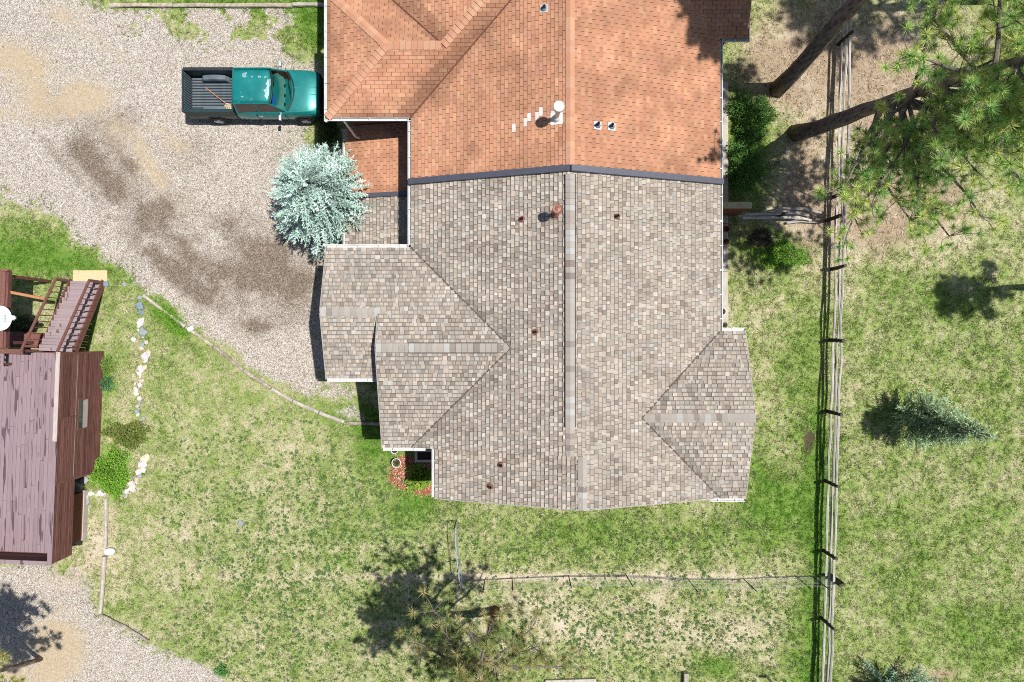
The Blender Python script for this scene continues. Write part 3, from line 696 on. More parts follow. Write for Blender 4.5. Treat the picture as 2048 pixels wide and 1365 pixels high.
win = MB(); win.box(-.03, .03, -3.14, -1.86, 1.53, 1.58); win.box(-.03, .03, -3.14, -1.86, .92, .97); win.box(-.03, .03, -3.14, -3.07, .97, 1.53); win.box(-.03, .03, -1.93, -1.86, .97, 1.53)
wf = win.build('window', M['stain2'], deck)
g = MB(); g.box(-.02, .024, -3.07, -1.93, 1.27, 1.53)
M['pane'] = simple('dark_window_glass', (.05, .06, .07), .08, var=.1, spec=.6); g.build('pane', M['pane'], wf)
g = MB(); g.box(-.02, .026, -3.07, -1.93, .97, 1.265); g.build('sill', M['pale'], wf)
# stairs
st = MB(); NS = 12; RUN, RISE = 2.93 / NS, FZ / (NS + 0)
st.beam((-1.47, 2.98, .02), (-1.47, .05, FZ - .18), .05, .28); st_o = st.build('staircase', M['stain2'], deck)
mb = MB(); mb.beam((-.10, 2.98, .02), (-.10, .05, FZ - .18), .05, .30); mb.build('stringer', M['stain2'], st_o)
tread_me = None
for i in range(NS):
    for j in (0, 1):
        y = 2.95 - i * RUN - j * RUN * .5
        if tread_me is None:
            mb = MB(); mb.box(-1.44, -.13, -RUN * .5 + .005, .0, -.04, 0); o = mb.build('tread', M['tread'], st_o, bevel=.004); tread_me = o.data
        else:
            o = bpy.data.objects.new('tread', tread_me); col.objects.link(o); o.parent = st_o
        o.location = (0, y, RISE * (i + .9))
for x in (-1.5, -.12):
    mb = MB(); mb.beam((x, 2.98, .96), (x, -.03, 2.83), .10, .045); mb.build('handrail', M['stain2'], st_o)
    for i in range(12):
        y = 2.9 - i * .245; zb = .16 + (2.98 - y) / 2.98 * (FZ - .16); mb = MB(); mb.box(x + .03 - .018, x + .03 + .018, y - .018, y + .018, zb - .25, zb + .78); mb.build('baluster', M['stain'], st_o)
mb = MB(); mb.box(-1.56, -1.46, 2.9, 3.0, 0, .98); mb.build('newel_post', M['stain2'], st_o)
mb = MB(); mb.box(-.17, -.07, 2.9, 3.0, 0, .98); mb.build('newel_post', M['stain2'], st_o)
# low platform and the higher deck arm at the picture edge
for i in range(5):
    mb = MB(); mb.box(-3.5 + i*.34, -3.17 + i*.34, .10, .72, .85, .90); mb.build('platform_board', M['stain2'], deck)
mb = MB(); mb.box(-3.48, -1.82, .14, .68, 0, .85); mb.build('platform_frame', M['stain'], deck)
for i in range(5):
    mb = MB(); mb.box(-2.28 - .16*i - .155, -2.28 - .16*i, .1, 3.05, 2.66, 2.70); mb.build('plank', M['stain2'], deck)
mb = MB(); mb.box(-3.1, -2.2, .1, 3.05, 2.45, 2.655); mb.build('deck_frame', M['stain'], deck)
mb = MB(); mb.box(-3.1, -2.18, 3.06, 3.14, 2.5, 2.74); mb.build('trim', M['stain2'], deck)
for yy in (.3, 2.9):
    mb = MB(); mb.box(-2.45, -2.33, yy - .06, yy + .06, 0, 2.45); mb.build('post', M['stain'], deck)
# loose beam and cable
a = P(12, 583, 2.62); b = P(90, 598, 1.25); mb = MB(); d = b - a; mb.beam((0,0,0), d, .10, .10); o = mb.build('lumber_beam', M['orange'])
o.location = a; tag(o, 'orange-brown lumber beam leaning from the deck arm to the stair rail', 'beam')
# satellite dish
dp = P(3, 637, 3.15); dish = thing('satellite_dish', 'white oval satellite dish at the left picture edge beside the stairs', 'satellite dish', (dp.x, dp.y, 2.66))
mb = MB(); rings = []
for r in np.linspace(0.02, 1, 8): rings.append([Vector((.36*r*math.cos(a), .47*r*math.sin(a), .09*r*r)) for a in np.linspace(0, 2*math.pi, 32, endpoint=False)])
mb.loft(rings + [[Vector((p.x*1.0, p.y*1.0, p.z - .015)) for p in rings[-1]]] + [[Vector((p.x, p.y, p.z - .02)) for p in r] for r in rings[-2::-1]], True, False)
M['dishw'] = simple('white_dish_paint', (.72, .78, .82), .35, var=.03)
tilt = Matrix.Rotation(math.radians(20), 4, 'Y')
o = mb.build('reflector', M['dishw'], dish, True); o.matrix_basis = Matrix.Translation((0, 0, .5)) @ tilt
mb = MB(); mb.tube([(.0,0,0), (0,0,.35), (-.02,0,.5)], .03, 10); mb.build('mast', M['galv'], dish)
mb = MB(); mb.tube([(.02,.0,.35), (.35,.01,.42), (.5,.02,.62)], .022, 8); mb.build('feed_arm', M['dishw'], dish)
mb = MB(); mb.box(.46,.58,-.08,.10,.6,.72); mb.box(.57,.65,-.04,.06,.62,.70); mb.box(.38,.47,-.03,.05,.62,.69); mb.build('feed_horn', M['dishw'], dish)
fc = bpy.data.curves.new('lettering', 'FONT'); fc.body = 'exede'; fc.size = .12; fc.align_x = 'CENTER'; fc.extrude = .001
tmp = bpy.data.objects.new('tmp_text', fc); col.objects.link(tmp); bpy.context.view_layer.update(); lm_ = bpy.data.meshes.new_from_object(tmp.evaluated_get(bpy.context.evaluated_depsgraph_get())); bpy.data.objects.remove(tmp)
lm_.materials.clear(); lm_.materials.append(simple('grey_print', (.08, .09, .10), .6)); fo = bpy.data.objects.new('lettering', lm_); col.objects.link(fo); fo.parent = dish
fo.matrix_basis = Matrix.Translation((0, 0, .5)) @ tilt @ Matrix.Translation((.16, 0, .045)) @ Matrix.Rotation(math.radians(90), 4, 'Z')

# ------------------------------------------------------------------ pickup truck
TO = Vector((-13.41, 10.19, 0))
truck = thing('pickup_truck', 'dark teal pickup truck with open bed and peeling roof paint', 'pickup truck', TO)
t = NT('teal_car_paint'); n = t.noise(1.6, 6, .7)
t.base(t.ramp(n, [(.3, (.0, .14, .135)), (.7, (.008, .225, .21))])); t.b.inputs['Coat Weight'].default_value = .4; t.b.inputs['Coat Roughness'].default_value = .2
M['teal'] = t.fin(.38, .25, .5)
t = NT('teal_roof_peeling'); n = t.noise(2.3, 6, .6); pm = t.ramp(n, [(.585, 0.0), (.592, 1.0), (.62, .9), (.63, .6)])
t.base(t.mix(pm, t.ramp(t.noise(1.6), [(.3, (.0, .145, .14)), (.7, (.008, .22, .205))]), (.30, .46, .50))); t.b.inputs['Coat Weight'].default_value = .5; t.b.inputs['Coat Roughness'].default_value = .15
M['teal_roof'] = t.fin(.4, .2, .5)
M['teal_low'] = simple('dusty_lower_paint', (.02, .045, .05), .45, .2, var=.3, scale=2)
M['liner'] = simple('black_bed_liner', (.022, .026, .03), .55, var=.3, scale=4)
M['liner2'] = simple('grey_worn_liner', (.10, .13, .15), .6, var=.25, scale=4)
M['plastic'] = simple('black_trim', (.012, .013, .015), .45)
M['tyre'] = simple('tyre_rubber', (.02, .02, .02), .85)
M['rim'] = simple('alloy_rim', (.72, .72, .70), .4, .1, var=.1)
M['chrome'] = simple('silver_mirror_shell', (.30, .36, .42), .3, .5)
t = NT('windscreen_glass'); t.fin(.05, 0, .6)
tr = t.n.new('ShaderNodeBsdfTransparent'); tr.inputs[0].default_value = (.62, .80, .77, 1); gl = t.n.new('ShaderNodeBsdfGlossy'); gl.inputs['Roughness'].default_value = .04
fr = t.n.new('ShaderNodeFresnel'); fr.inputs[0].default_value = 1.5; mx = t.n.new('ShaderNodeMixShader')
t.lk(fr.outputs[0], mx.inputs[0]); t.lk(tr.outputs[0], mx.inputs[1]); t.lk(gl.outputs[0], mx.inputs[2]); t.lk(mx.outputs[0], t.out.inputs[0]); M['glass'] = t.m
t = NT('tinted_side_glass'); t.base((.05, .035, .03)); M['tint'] = t.fin(.12, 0, .5)
M['dash'] = simple('teal_grey_dashboard', (.10, .22, .20), .8, var=.15)
M['seat'] = simple('dark_cloth_seat', (.03, .03, .035), .9)
M['bluecloth'] = simple('blue_cloth', (.01, .10, .35), .9)
def xsec(x, hw, zb, zbelt, ztop, crown=.03, inset=.10):
    h = [(0.0, zb), (hw*.8, zb), (hw*.955, zb + .05), (hw, zb + .30), (hw*.995, zbelt - .10), (hw*.965, zbelt), (hw - inset, ztop), (hw*.55, ztop + crown*.8), (0, ztop + crown)]
    return [Vector((x, y, z)) for y, z in h] + [Vector((x, -y, z)) for y, z in h[-2:0:-1]]
body = MB(); body.loft([xsec(2.14, .955, .38, 1.02, 1.13), xsec(2.6, .965, .36, 1.02, 1.14), xsec(3.6, .968, .36, 1.02, 1.14), xsec(4.15, .965, .36, 1.02, 1.14, .04), xsec(4.45, .955, .38, 1.02, 1.13, .06), xsec(5.0, .94, .38, 1.0, 1.09, .06, .13), xsec(5.35, .90, .40, .96, 1.03, .05, .15), xsec(5.50, .85, .42, .90, .95, .04, .16)])
bo = body.build('body', M['teal'], truck, True, bevel=.012)
for y in (-.13, .13):      # hood creases
    mb = MB(); mb.beam((4.50, y*1.0, 1.188), (5.42, y*.8 + (.10 if y > 0 else 0), 1.074), .03, .02); mb.build('hood_crease', M['teal'], bo)
mb = MB()
def usec(x):
    o_ = [(.90, .42), (.955, .60), (.96, .95), (.93, 1.10), (.905, 1.29), (.80, 1.30), (.79, 1.27), (.79, .62), (.79, .56)]
    r = [Vector((x, y, z)) for y, z in o_]; return r + [Vector((x, -y, z)) for y, z in o_[::-1]]
mb.loft([usec(.07), usec(2.10)]); mb.build('bed', M['teal_low'], truck)
mb = MB(); mb.box(.04, 2.12, -.79, .79, .58, .622); fl = mb.build('bed_floor', M['liner'], truck)
rib = None
for i in range(13):
    if rib is None: r_ = MB(); r_.box(.14, 2.06, -.03, .03, 0, .03); rib = r_.build('rib', M['liner2'], fl, bevel=.008); o = rib
    else: o = bpy.data.objects.new('rib', rib.data); col.objects.link(o); o.parent = fl
    o.location = (0, -.69 + i*.115, .622)
for y0, y1 in ((.55, .79), (-.79, -.55)):
    mb = MB(); mb.loft([[Vector((x, y, z)) for y, z in ((y0, .6), (y1, .6), (y1, zt), (y0 + .03, zt), (y0, zt - .08))] for x, zt in ((.55,.70), (.68,.88), (1.0,.93), (1.3,.93), (1.58,.88), (1.70,.70))]); mb.build('wheel_well', M['liner2'], truck, bevel=.015)
for s_ in (1, -1):
    mb = MB(); mb.beam((.08, s_*.845, 1.315), (2.1, s_*.845, 1.315), .13, .03); mb.build('bed_rail', M['liner'] if s_ > 0 else M['teal_low'], truck)
mb = MB(); mb.box(0, .07, -.88, .88, .55, 1.30); tg = mb.build('tailgate', M['teal_low'], truck, bevel=.01)
mb = MB()
for i in range(15): mb.box(.071, .085, -.75 + i*.103, -.69 + i*.103, .68, 1.24)
mb.build('tailgate_liner', M['liner2'], tg)
mb = MB(); mb.box(2.05, 2.13, -.79, .79, .6, 1.28); mb.build('bed_front', M['liner'], truck)
mb = MB(); mb.box(-.10, .03, -.9, .9, .42, .58); mb.build('rear_bumper', M['plastic'], truck, bevel=.02)
for s_ in (1, -1):
    mb = MB(); mb.beam((4.48, s_*.80, 1.135), (5.40, s_*.70, 1.012), .014, .02); mb.build('hood_gap', M['plastic'], bo)
mb = MB(); mb.tube([(5.44 - .10*(y/.7)**2, y, 1.005 - .04*(y/.7)**2) for y in np.linspace(-.7, .7, 9)], .012, 5); mb.build('hood_gap', M['plastic'], bo)
mb = MB(); mb.tube([(5.50 - .12*(y/.8)**2, y, .93) for y in np.linspace(-.84, .84, 9)], .055, 6); mb.build('nose_trim', M['plastic'], truck)
# cab
def rx(y, x0, k): return x0 - k * (y / .8) ** 2
roof = MB(); rings = []
for i, y in enumerate(np.linspace(-.70, .70, 15)):
    e = max(0, (abs(y) - .52) / .18); zc = 1.80 - .035 * (y / .7) ** 2 - .055 * e ** 2
    xf = rx(y, 3.80, .12); rings.append([Vector((x, y, zc - dz)) for x, dz in ((2.22, .05), (2.28, .008), (2.6, 0), (3.2, 0), (xf - .15, .015), (xf, .055))])
b0 = len(roof.v); roof.loft(rings, False, False)
rf = roof.build('cab_roof', M['teal_roof'], truck, True); sm = rf.modifiers.new('thickness', 'SOLIDIFY'); sm.thickness = .03; sm.offset = -1
for y in (-.60, .60):
    mb = MB(); mb.beam((2.4, y, 1.768), (3.35, y, 1.768), .02, .012); mb.build('drip_rail', M['teal'], rf)
ws = MB(); rr = []
for f in np.linspace(0, 1, 5):
    rr.append([Vector((rx(y, 3.80, .12)*(1-f) + rx(y*1.13, 4.50, .30)*f, y*(1 + .17*f), 1.745*(1-f) + 1.165*f + .02*math.sin(f*3.14))) for y in np.linspace(-.66, .66, 13)])
ws.loft(rr, False, False); ws.build('windshield', M['glass'], truck, True)
mb = MB(); mb.tube([Vector((rx(y, 3.83, .12), y, 1.748 - .02*(y/.66)**2)) for y in np.linspace(-.68, .68, 13)], .035, 6); mb.build('windshield_trim', M['plastic'], truck)
mb = MB()
mb.tube([r for r in [Vector((rx(y*1.13, 4.53, .30), y*1.17, 1.17)) for y in np.linspace(-.68, .68, 13)]], .035, 6); mb.build('cowl', M['plastic'], truck)
for s_ in (1, -1):
    mb = MB(); mb.beam((4.42, s_*.1 - .25, 1.22), (4.30, s_*.1 + .38, 1.24), .02, .02); mb.build('wiper', M['plastic'], truck)
for s_ in (1, -1):
    mb = MB(); mb.tube([(3.66, s_*.695, 1.735), (4.16, s_*.82, 1.16)], .035, 6); mb.tube([(2.30, s_*.70, 1.73), (2.20, s_*.86, 1.13)], .05, 6); mb.tube([(3.10, s_*.70, 1.735), (3.12, s_*.87, 1.12)], .02, 6); mb.tube([(2.26, s_*.70, 1.75), (3.68, s_*.70, 1.75)], .03, 6); mb.build('pillar', M['teal'], truck)
    gq = MB(); gq.add([(2.32, s_*.705, 1.73), (3.66, s_*.705, 1.73), (4.10, s_*.83, 1.16), (2.24, s_*.87, 1.13)], [(0,1,2,3) if s_ < 0 else (3,2,1,0)]); gq.build('side_window', M['tint'], truck)
    dr = MB(); dr.box(2.95, 2.965, s_*.955 - .018, s_*.955 + .018, .45, 1.1); dr.box(4.12, 4.135, s_*.955 - .018, s_*.955 + .018, .45, 1.1); do = dr.build('door_seam', M['plastic'], truck)
    mb = MB(); mb.box(3.02, 3.18, s_*.965 - .02, s_*.965 + .02, .93, .97); mb.build('door_handle', M['chrome'], truck, bevel=.008)
    mb = MB(); mb.loft([[Vector((3.92 + a, s_*(1.0 + b), 1.16 + c)) for a, c in ((0,-.09), (.09,-.06), (.10,.05), (0,.09))] for b, a0, c0 in ((0,0,0), (.10,0,0), (.2,0,0))]); mb.beam((3.98, s_*.86, 1.14), (3.97, s_*1.02, 1.14), .05, .05); mb.build('side_mirror', M['chrome'], truck, bevel=.015)
rwg = MB(); rwg.add([(2.22, -.62, 1.70), (2.22, .62, 1.70), (2.17, .72, 1.2), (2.17, -.72, 1.2)], [(0,1,2,3)]); rwg.build('rear_window', M['tint'], truck)
mb = MB(); mb.loft([[Vector((rx(y, x, .25), y, z)) for x, z in ((3.86, 1.0), (3.90, 1.17), (4.05, 1.20), (4.40, 1.15), (4.40, 1.0))] for y in np.linspace(-.78, .78, 11)]); dh = mb.build('dashboard', M['dash'], truck, True)
for y in (-.55, -.2, .2, .55):
    mb = MB(); mb.box(4.13, 4.19, y - .06, y + .06, 1.185, 1.21); mb.build('air_vent', M['plastic'], dh)
mb = MB(); mb.box(2.35, 2.60, -.7, .7, .9, 1.5); mb.box(2.6, 3.2, -.7, .7, .8, 1.0); mb.build('seat', M['seat'], truck, bevel=.05)
mb = MB(); mb.box(3.55, 3.82, -.62, -.12, 1.10, 1.17); mb.build('blue_cover', M['bluecloth'], truck, bevel=.04)
mb = MB(); mb.tube([(3.72 + .04*math.cos(a), .38 + .19*math.sin(a), 1.22 + .16*math.cos(a)) for a in np.linspace(0, 6.283, 20)], .015, 6); mb.build('steering_wheel', M['plastic'], truck)
mb = MB(); mb.loft([[Vector((x + .0, y, z)) for x, z in ((rx(y, 5.48, .16), .46), (rx(y, 5.68, .18), .48), (rx(y, 5.70, .18), .60), (rx(y, 5.64, .18), .66), (rx(y, 5.46, .16), .66))] for y in np.linspace(-.93, .93, 11)]); mb.build('front_bumper', M['plastic'], truck)
mb = MB(); mb.loft([[Vector((x, y, z)) for x, z in ((rx(y, 5.44, .10), .66), (rx(y, 5.56, .12), .66), (rx(y, 5.50, .12), .93), (rx(y, 5.40, .1), .95))] for y in np.linspace(-.55, .55, 9)]); mb.build('grille', M['plastic'], truck)
for s_ in (1, -1):
    mb = MB(); mb.box(5.34, 5.50, s_*.70 - .13, s_*.70 + .13, .70, .90); mb.build('headlight', M['galv'], truck, bevel=.03)
tyre_me = rim_me = None
for x in (1.13, 4.78):
    for s_ in (1, -1):
        ye = s_ * .885
        if tyre_me is None:
            mb = MB(); mb.lathe([(.20,-.12), (.33,-.125), (.365,-.09), (.37,0), (.365,.09), (.33,.125), (.20,.12)], 0, 0, 28); o = mb.build('wheel', M['tyre'], truck, True); tyre_me = o.data
            r = MB(); r.lathe([(.215,.02), (.215,.118), (.19,.11), (.17,.06), (.05,.10), (.001,.10)], 0, 0, 20)
            for k in range(5): a = k*1.2566; r.beam((.05*math.cos(a), .05*math.sin(a), .10), (.20*math.cos(a), .20*math.sin(a), .105), .05, .03)
            ri = r.build('rim', M['rim'], o); rim_me = ri.data
        else:
            o = bpy.data.objects.new('wheel', tyre_me); col.objects.link(o); o.parent = truck
            ri = bpy.data.objects.new('rim', rim_me); col.objects.link(ri); ri.parent = o
        o.location = (x, ye, .37); o.rotation_euler = (math.radians(-90 * s_), 0, 0)
        mb = MB(); mb.tube([(x + .43*math.cos(a), s_*.955, .40 + .43*math.sin(a)) for a in np.linspace(0, math.pi, 12)], .028, 6); mb.build('wheel_arch', M['plastic'], truck)
# broom in the bed
ba = P(411, 176, .66); bb = P(456, 211, .80)
broom = thing('broom', 'old broom with wooden handle lying in the truck bed', 'broom', ba)
mb = MB(); mb.tube([(0,0,.015), bb - ba], .016, 8); mb.build('handle', M['orange'], broom)
mb = MB(); rg = random.Random(8); d = (bb - ba)
mb.loft([[d + Vector((-.04 + dx*k, -.02 + dy*k, dz)) for dx, dy, dz in ((-.05,-.08,-.05), (.12,-.08,-.05), (.12,.08,.06), (-.05,.08,.06))] for k in (.6, 1.0)]); mb.build('head', M['pale'], broom)
M['straw'] = simple('straw_bristle', (.60, .47, .25), .9, var=.3, scale=30)
mb = MB()
for i in range(60):
    a = d + Vector((rg.uniform(-.1, .12), rg.uniform(-.1, .06), .0)); mb.beam(a, a + Vector((rg.uniform(-.16, .1), rg.uniform(-.22, -.02), rg.uniform(-.08, .05))), .012, .012)
mb.build('bristles', M['straw'], broom, kind='stuff')

# ------------------------------------------------------------------ vegetation builders
def tri_cloud(cen, dirs, length, width, colr, rng, tipcol=None):
    """one thin triangle per entry: base at cen, pointing along dirs"""
    n = len(cen); side = np.cross(dirs, rng.normal(size=(n, 3))); side /= np.linalg.norm(side, axis=1)[:, None] + 1e-9
    w = (np.asarray(width) * np.ones(n))[:, None] * .5; L = (np.asarray(length) * np.ones(n))[:, None]
    v = np.stack([cen - side*w, cen + side*w, cen + dirs*L], 1).reshape(-1, 3)
    c = np.stack([colr, colr, colr if tipcol is None else tipcol], 1).reshape(-1, 3)
    return v, np.arange(n*3).reshape(n, 3), c
def quad_cloud(cen, dirs, length, width, colr, rng, up=None):
    """a pointed leaf of two triangles"""
    n = len(cen); r = rng.normal(size=(n, 3)) if up is None else up + rng.normal(size=(n, 3)) * .5
    side = np.cross(dirs, r); side /= np.linalg.norm(side, axis=1)[:, None] + 1e-9
    w = (np.asarray(width) * np.ones(n))[:, None] * .5; L = (np.asarray(length) * np.ones(n))[:, None]
    v = np.stack([cen, cen + dirs*L*.45 - side*w, cen + dirs*L, cen + dirs*L*.45 + side*w], 1).reshape(-1, 3)
    b = np.arange(n)[:, None] * 4
    return v, np.concatenate([b + [0, 1, 2], b + [0, 2, 3]], 0), np.repeat(colr, 4, 0)
def unit(a): return a / (np.linalg.norm(a, axis=1)[:, None] + 1e-9)
def cvar(base, n, rng, v=.2):
    return np.clip(np.array(base)[None] * (1 + rng.uniform(-v, v, (n, 1))) * (1 + rng.uniform(-v*.4, v*.4, (n, 3))), 0, 1)

def pine(label, base, height, lean, z0, R, nl, seed, barkm='bark', tr=.22, tuft=.21, palette=((.40,.55,.15), (.27,.45,.13), (.56,.62,.20)), density=1.0, bias=None, ntw=(5, 8), group='pine trees', extra=()):
    rng = np.random.RandomState(seed); rg = random.Random(seed)
    b = Vector((base[0], base[1], 0)); root = thing('pine_tree', label, 'pine tree', b, 0, group)
    lean = Vector((*lean, 0)); pts, rad = [], []
    at = lambda z: Vector((0, 0, z)) + lean * (z / height) + Vector((.06*math.sin(z*.9 + seed), .06*math.cos(z*.7 + seed), 0))
    for i in range(15):
        z = height * i / 14; pts.append(at(z)); rad.append(tr * (1.15 if i == 0 else 1) * (1 - .9 * (i / 14) ** 1.2) + .012)
    pts[0].z = -.1
    tm = MB(); tm.tube(pts, rad, 14, rnd=rg); tm.build('trunk', M[barkm], root, True)
    tc, td = [], []
    for i in range(nl + len(extra)):
        f = (i + rg.random()) / nl if i < nl else 0.0; z = z0 + (height - z0) * f ** .9
        az = i * 2.4 + rg.uniform(-.5, .5)
        if bias is not None and rg.random() < bias[1]: az = bias[0] + rg.uniform(-1.1, 1.1)
        L = R * (1 - .75 * f ** 1.3) * rg.uniform(.55, 1.1); p0 = at(z); d = Vector((math.cos(az), math.sin(az), rg.uniform(-.15, .25)))
        if i >= nl:
            z, az, L = extra[i - nl]; az = math.radians(az); p0 = at(z); d = Vector((math.cos(az), math.sin(az), .1))
        lp = [p0]; q = p0.copy(); dd = d.normalized()
        for k in range(6):
            dd = (dd + Vector((rg.uniform(-.25, .25), rg.uniform(-.25, .25), rg.uniform(-.12, .22)))).normalized(); q = q + dd * L / 6; lp.append(q.copy())
        lm = MB(); lm.tube(lp, [.06*(1 - k/7)*(.5 + L/6) + .01 for k in range(7)], 6)
        for k in range(2, 7):
            for s2 in range(rg.randint(*ntw) // 2 if k < 6 else rg.randint(2, 4)):
                if rg.random() > density: continue
                t_d = (dd * .5 + Vector((rg.uniform(-1, 1), rg.uniform(-1, 1), rg.uniform(-.3, .6)))).normalized(); tl = rg.uniform(.3, .8) * min(1, L/2.5)
                e = lp[k] + t_d * tl; m = lp[k] + t_d * tl * .5 + Vector((rg.uniform(-.08, .08), rg.uniform(-.08, .08), -.05))
                lm.tube([lp[k], m, e], [.016, .012, .008], 5); tc.append(e); td.append(t_d)
                if rg.random() < .55: tc.append(m + Vector((rg.uniform(-.2, .2), rg.uniform(-.2, .2), rg.uniform(0, .15)))); td.append(t_d)
        lm.build('limb', M['twig'], root)
    T = len(tc); NN = 80; cen = np.repeat(np.array([list(c) for c in tc]), NN, 0); ax = np.repeat(np.array([list(c) for c in td]) * .45 + np.array([0, 0, .35]), NN, 0)
    dirs = unit(rng.normal(size=(T*NN, 3)) * .85 + ax)
    sz = np.repeat(rng.uniform(.75, 1.25, T), NN) * tuft * rng.uniform(.8, 1.1, T*NN)
    pal = np.array(palette)[rng.randint(0, len(palette), T)]; cc = np.repeat(pal, NN, 0) * rng.uniform(.75, 1.25, (T*NN, 1))
    v, tr_, c = tri_cloud(cen + dirs*.015, dirs, sz, .016, np.clip(cc*1.1 + .03, 0, 1), rng, np.clip(cc, 0, 1))
    np_mesh('crown', v, tr_, c, M['needle'], root)
    return root

def spruce(label, base, height, R, seed, hue, lean=(0, 0), tilt_c=0.0, twig=.17, levels=20, nb=15, z0=.15, group='spruce trees', power=.85, tw_step=.11, rnd=.0):
    rng = np.random.RandomState(seed); rg = random.Random(seed)
    root = thing('spruce_tree', label, 'spruce tree', (base[0], base[1], 0), 0, group)
    at = lambda z: Vector((lean[0]*z/height, lean[1]*z/height, z))
    tm = MB(); tm.tube([at(-.1), at(height*.5), at(height)], [.03 + height*.02, .02 + height*.01, .01], 8); tm.build('trunk', M['twig'], root, True)
    P0, D0, C0 = [], [], []; bm_ = MB()
    for l in range(levels):
        f = l / (levels - 1); z = z0 + (height - z0) * f; Rl = R * (1 - f) ** power + .06
        for k in range(max(4, int(nb * (1 - .55*f)))):
            az = rg.uniform(0, 6.283); L = Rl * rg.uniform(.62, 1.12); drop = rg.uniform(-.05, .22) * (1 - f)
            d = Vector((math.cos(az), math.sin(az), .12 - drop)).normalized(); p = at(z)
            if l % 2 == 0: bm_.tube([p, p + d*L*.9], [.012, .005], 4, cap=False)
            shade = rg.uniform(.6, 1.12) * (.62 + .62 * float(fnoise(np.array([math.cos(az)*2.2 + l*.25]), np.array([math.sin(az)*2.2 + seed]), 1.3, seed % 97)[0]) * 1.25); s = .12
            while s < L:
                for sd in (-1, 1, 0):
                    a2 = az + sd * rg.uniform(.5, .95); dd = (Vector((math.cos(a2), math.sin(a2), rg.uniform(-.05, .35))) + rnd * Vector((rg.uniform(-1, 1), rg.uniform(-1, 1), rg.uniform(0, 1)))).normalized()
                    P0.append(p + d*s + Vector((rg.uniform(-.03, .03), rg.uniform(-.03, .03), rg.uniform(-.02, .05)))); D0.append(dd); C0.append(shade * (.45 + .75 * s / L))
                s += tw_step
            P0.append(p + d*L); D0.append(d); C0.append(shade * 1.2)
    for k in range(8): P0.append(at(height - .1)); D0.append(Vector((rg.uniform(-.4,.4), rg.uniform(-.4,.4), 1)).normalized()); C0.append(1.1)
    bm_.build('branches', M['twig'], root, kind='stuff')
    n = len(P0); NN = 11; P_ = np.repeat(np.array([list(x) for x in P0]), NN, 0); D_ = np.repeat(np.array([list(x) for x in D0]), NN, 0)
    tpos = np.tile(np.linspace(0, 1, NN), n)[:, None]
    cen = P_ + D_ * tpos * twig * .85; dirs = unit(D_ * .9 + rng.normal(size=D_.shape) * .55)
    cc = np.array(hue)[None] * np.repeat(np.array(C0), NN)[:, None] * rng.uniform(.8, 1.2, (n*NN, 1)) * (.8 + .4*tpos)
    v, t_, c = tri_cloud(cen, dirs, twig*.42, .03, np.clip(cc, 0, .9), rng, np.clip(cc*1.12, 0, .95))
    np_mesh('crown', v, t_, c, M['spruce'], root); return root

def shrub(label, px, py, rx_, ry_, h, n, seed, hue, leaf=.07, name='shrub', cat='shrub', group=None, twig=True, vary=.3):
    rng = np.random.RandomState(seed); b = P(px, py); root = thing(name, label, cat, b, 0, group)
    u = unit(rng.normal(size=(n, 3))); u[:, 2] = np.abs(u[:, 2]); r = rng.uniform(.25, 1, (n, 1)) ** .5
    az = np.arctan2(u[:, 1], u[:, 0]); lob = 1 + .22*np.sin(az*3 + seed) + .15*np.sin(az*7 + seed*2)
    cen = u * r * np.array([rx_, ry_, h]); cen[:, :2] *= lob[:, None]; cen[:, 2] *= (.7 + .6*fnoise(cen[:, 0]+px, cen[:, 1]+py, 2.0, seed)); cen[:, 2] = np.maximum(cen[:, 2], .02)
    dirs = unit(u + rng.normal(size=(n, 3)) * .7); up = np.tile([0, 0, 1.0], (n, 1))
    clump = .65 + .7 * fnoise(cen[:, 0]*1.0+px, cen[:, 1]+py, 3.0, seed+5)
    cc = cvar(hue, n, rng, vary) * clump[:, None]
    v, t_, c = quad_cloud(cen, dirs, leaf * rng.uniform(.7, 1.4, n), leaf*.5, np.clip(cc, 0, 1), rng, up)
    np_mesh('foliage', v, t_, c, M['leaf'], root)
    mb = MB(); rg = random.Random(seed)
    for i in range(7):
        a = rg.uniform(0, 6.28); mb.tube([(0,0,-.03), (math.cos(a)*rx_*.35, math.sin(a)*ry_*.35, h*.45), (math.cos(a)*rx_*.7, math.sin(a)*ry_*.7, h*.75)], [.015, .01, .005], 5)
    mb.build('stem', M['twig'], root); return root

# ------------------------------------------------------------------ trees
b1 = P(1553, 182); pine('tall pine whose straight dark trunk rises to the top edge', (b1.x, b1.y), 19.5, (.6, 1.9), 9.2, 2.9, 44, 101, tr=.30, tuft=.29, bias=(math.radians(-60), .25), ntw=(8, 12))
b2 = P(1590, 268); pine('big pine with open green crown leaning over the rail fence', (b2.x, b2.y), 14.0, (.9, -2.0), 6.3, 4.9, 46, 202, tr=.30, tuft=.25, bias=(math.radians(-60), .5), ntw=(8, 12), extra=[(6.0, -97, 4.6), (6.3, -104, 4.0), (6.6, -92, 4.9), (6.2, -86, 4.2), (6.8, -110, 3.2), (7.0, -80, 4.6), (7.4, -98, 3.6), (7.2, -60, 4.6), (7.9, -45, 4.2), (8.3, -25, 4.0), (6.9, -70, 4.8), (8.8, 10, 3.6)])
b3 = P(988, 1222); pine('yellowish pine cut by the bottom edge beside its own dark shadow', (b3.x, b3.y), 12.0, (-.3, .3), 4.7, 3.2, 44, 303, 'bark_red', .17, .23, ((.27,.31,.09), (.38,.36,.14), (.20,.27,.08), (.44,.40,.18)))
pine('small yellow-green pine at the bottom left corner over sandy soil', (-20.1, -13.5), 7.8, (1.0, 2.4), 3.9, 2.1, 34, 404, 'bark', .09, .22, ((.34,.36,.08), (.42,.40,.14), (.2,.26,.07)))
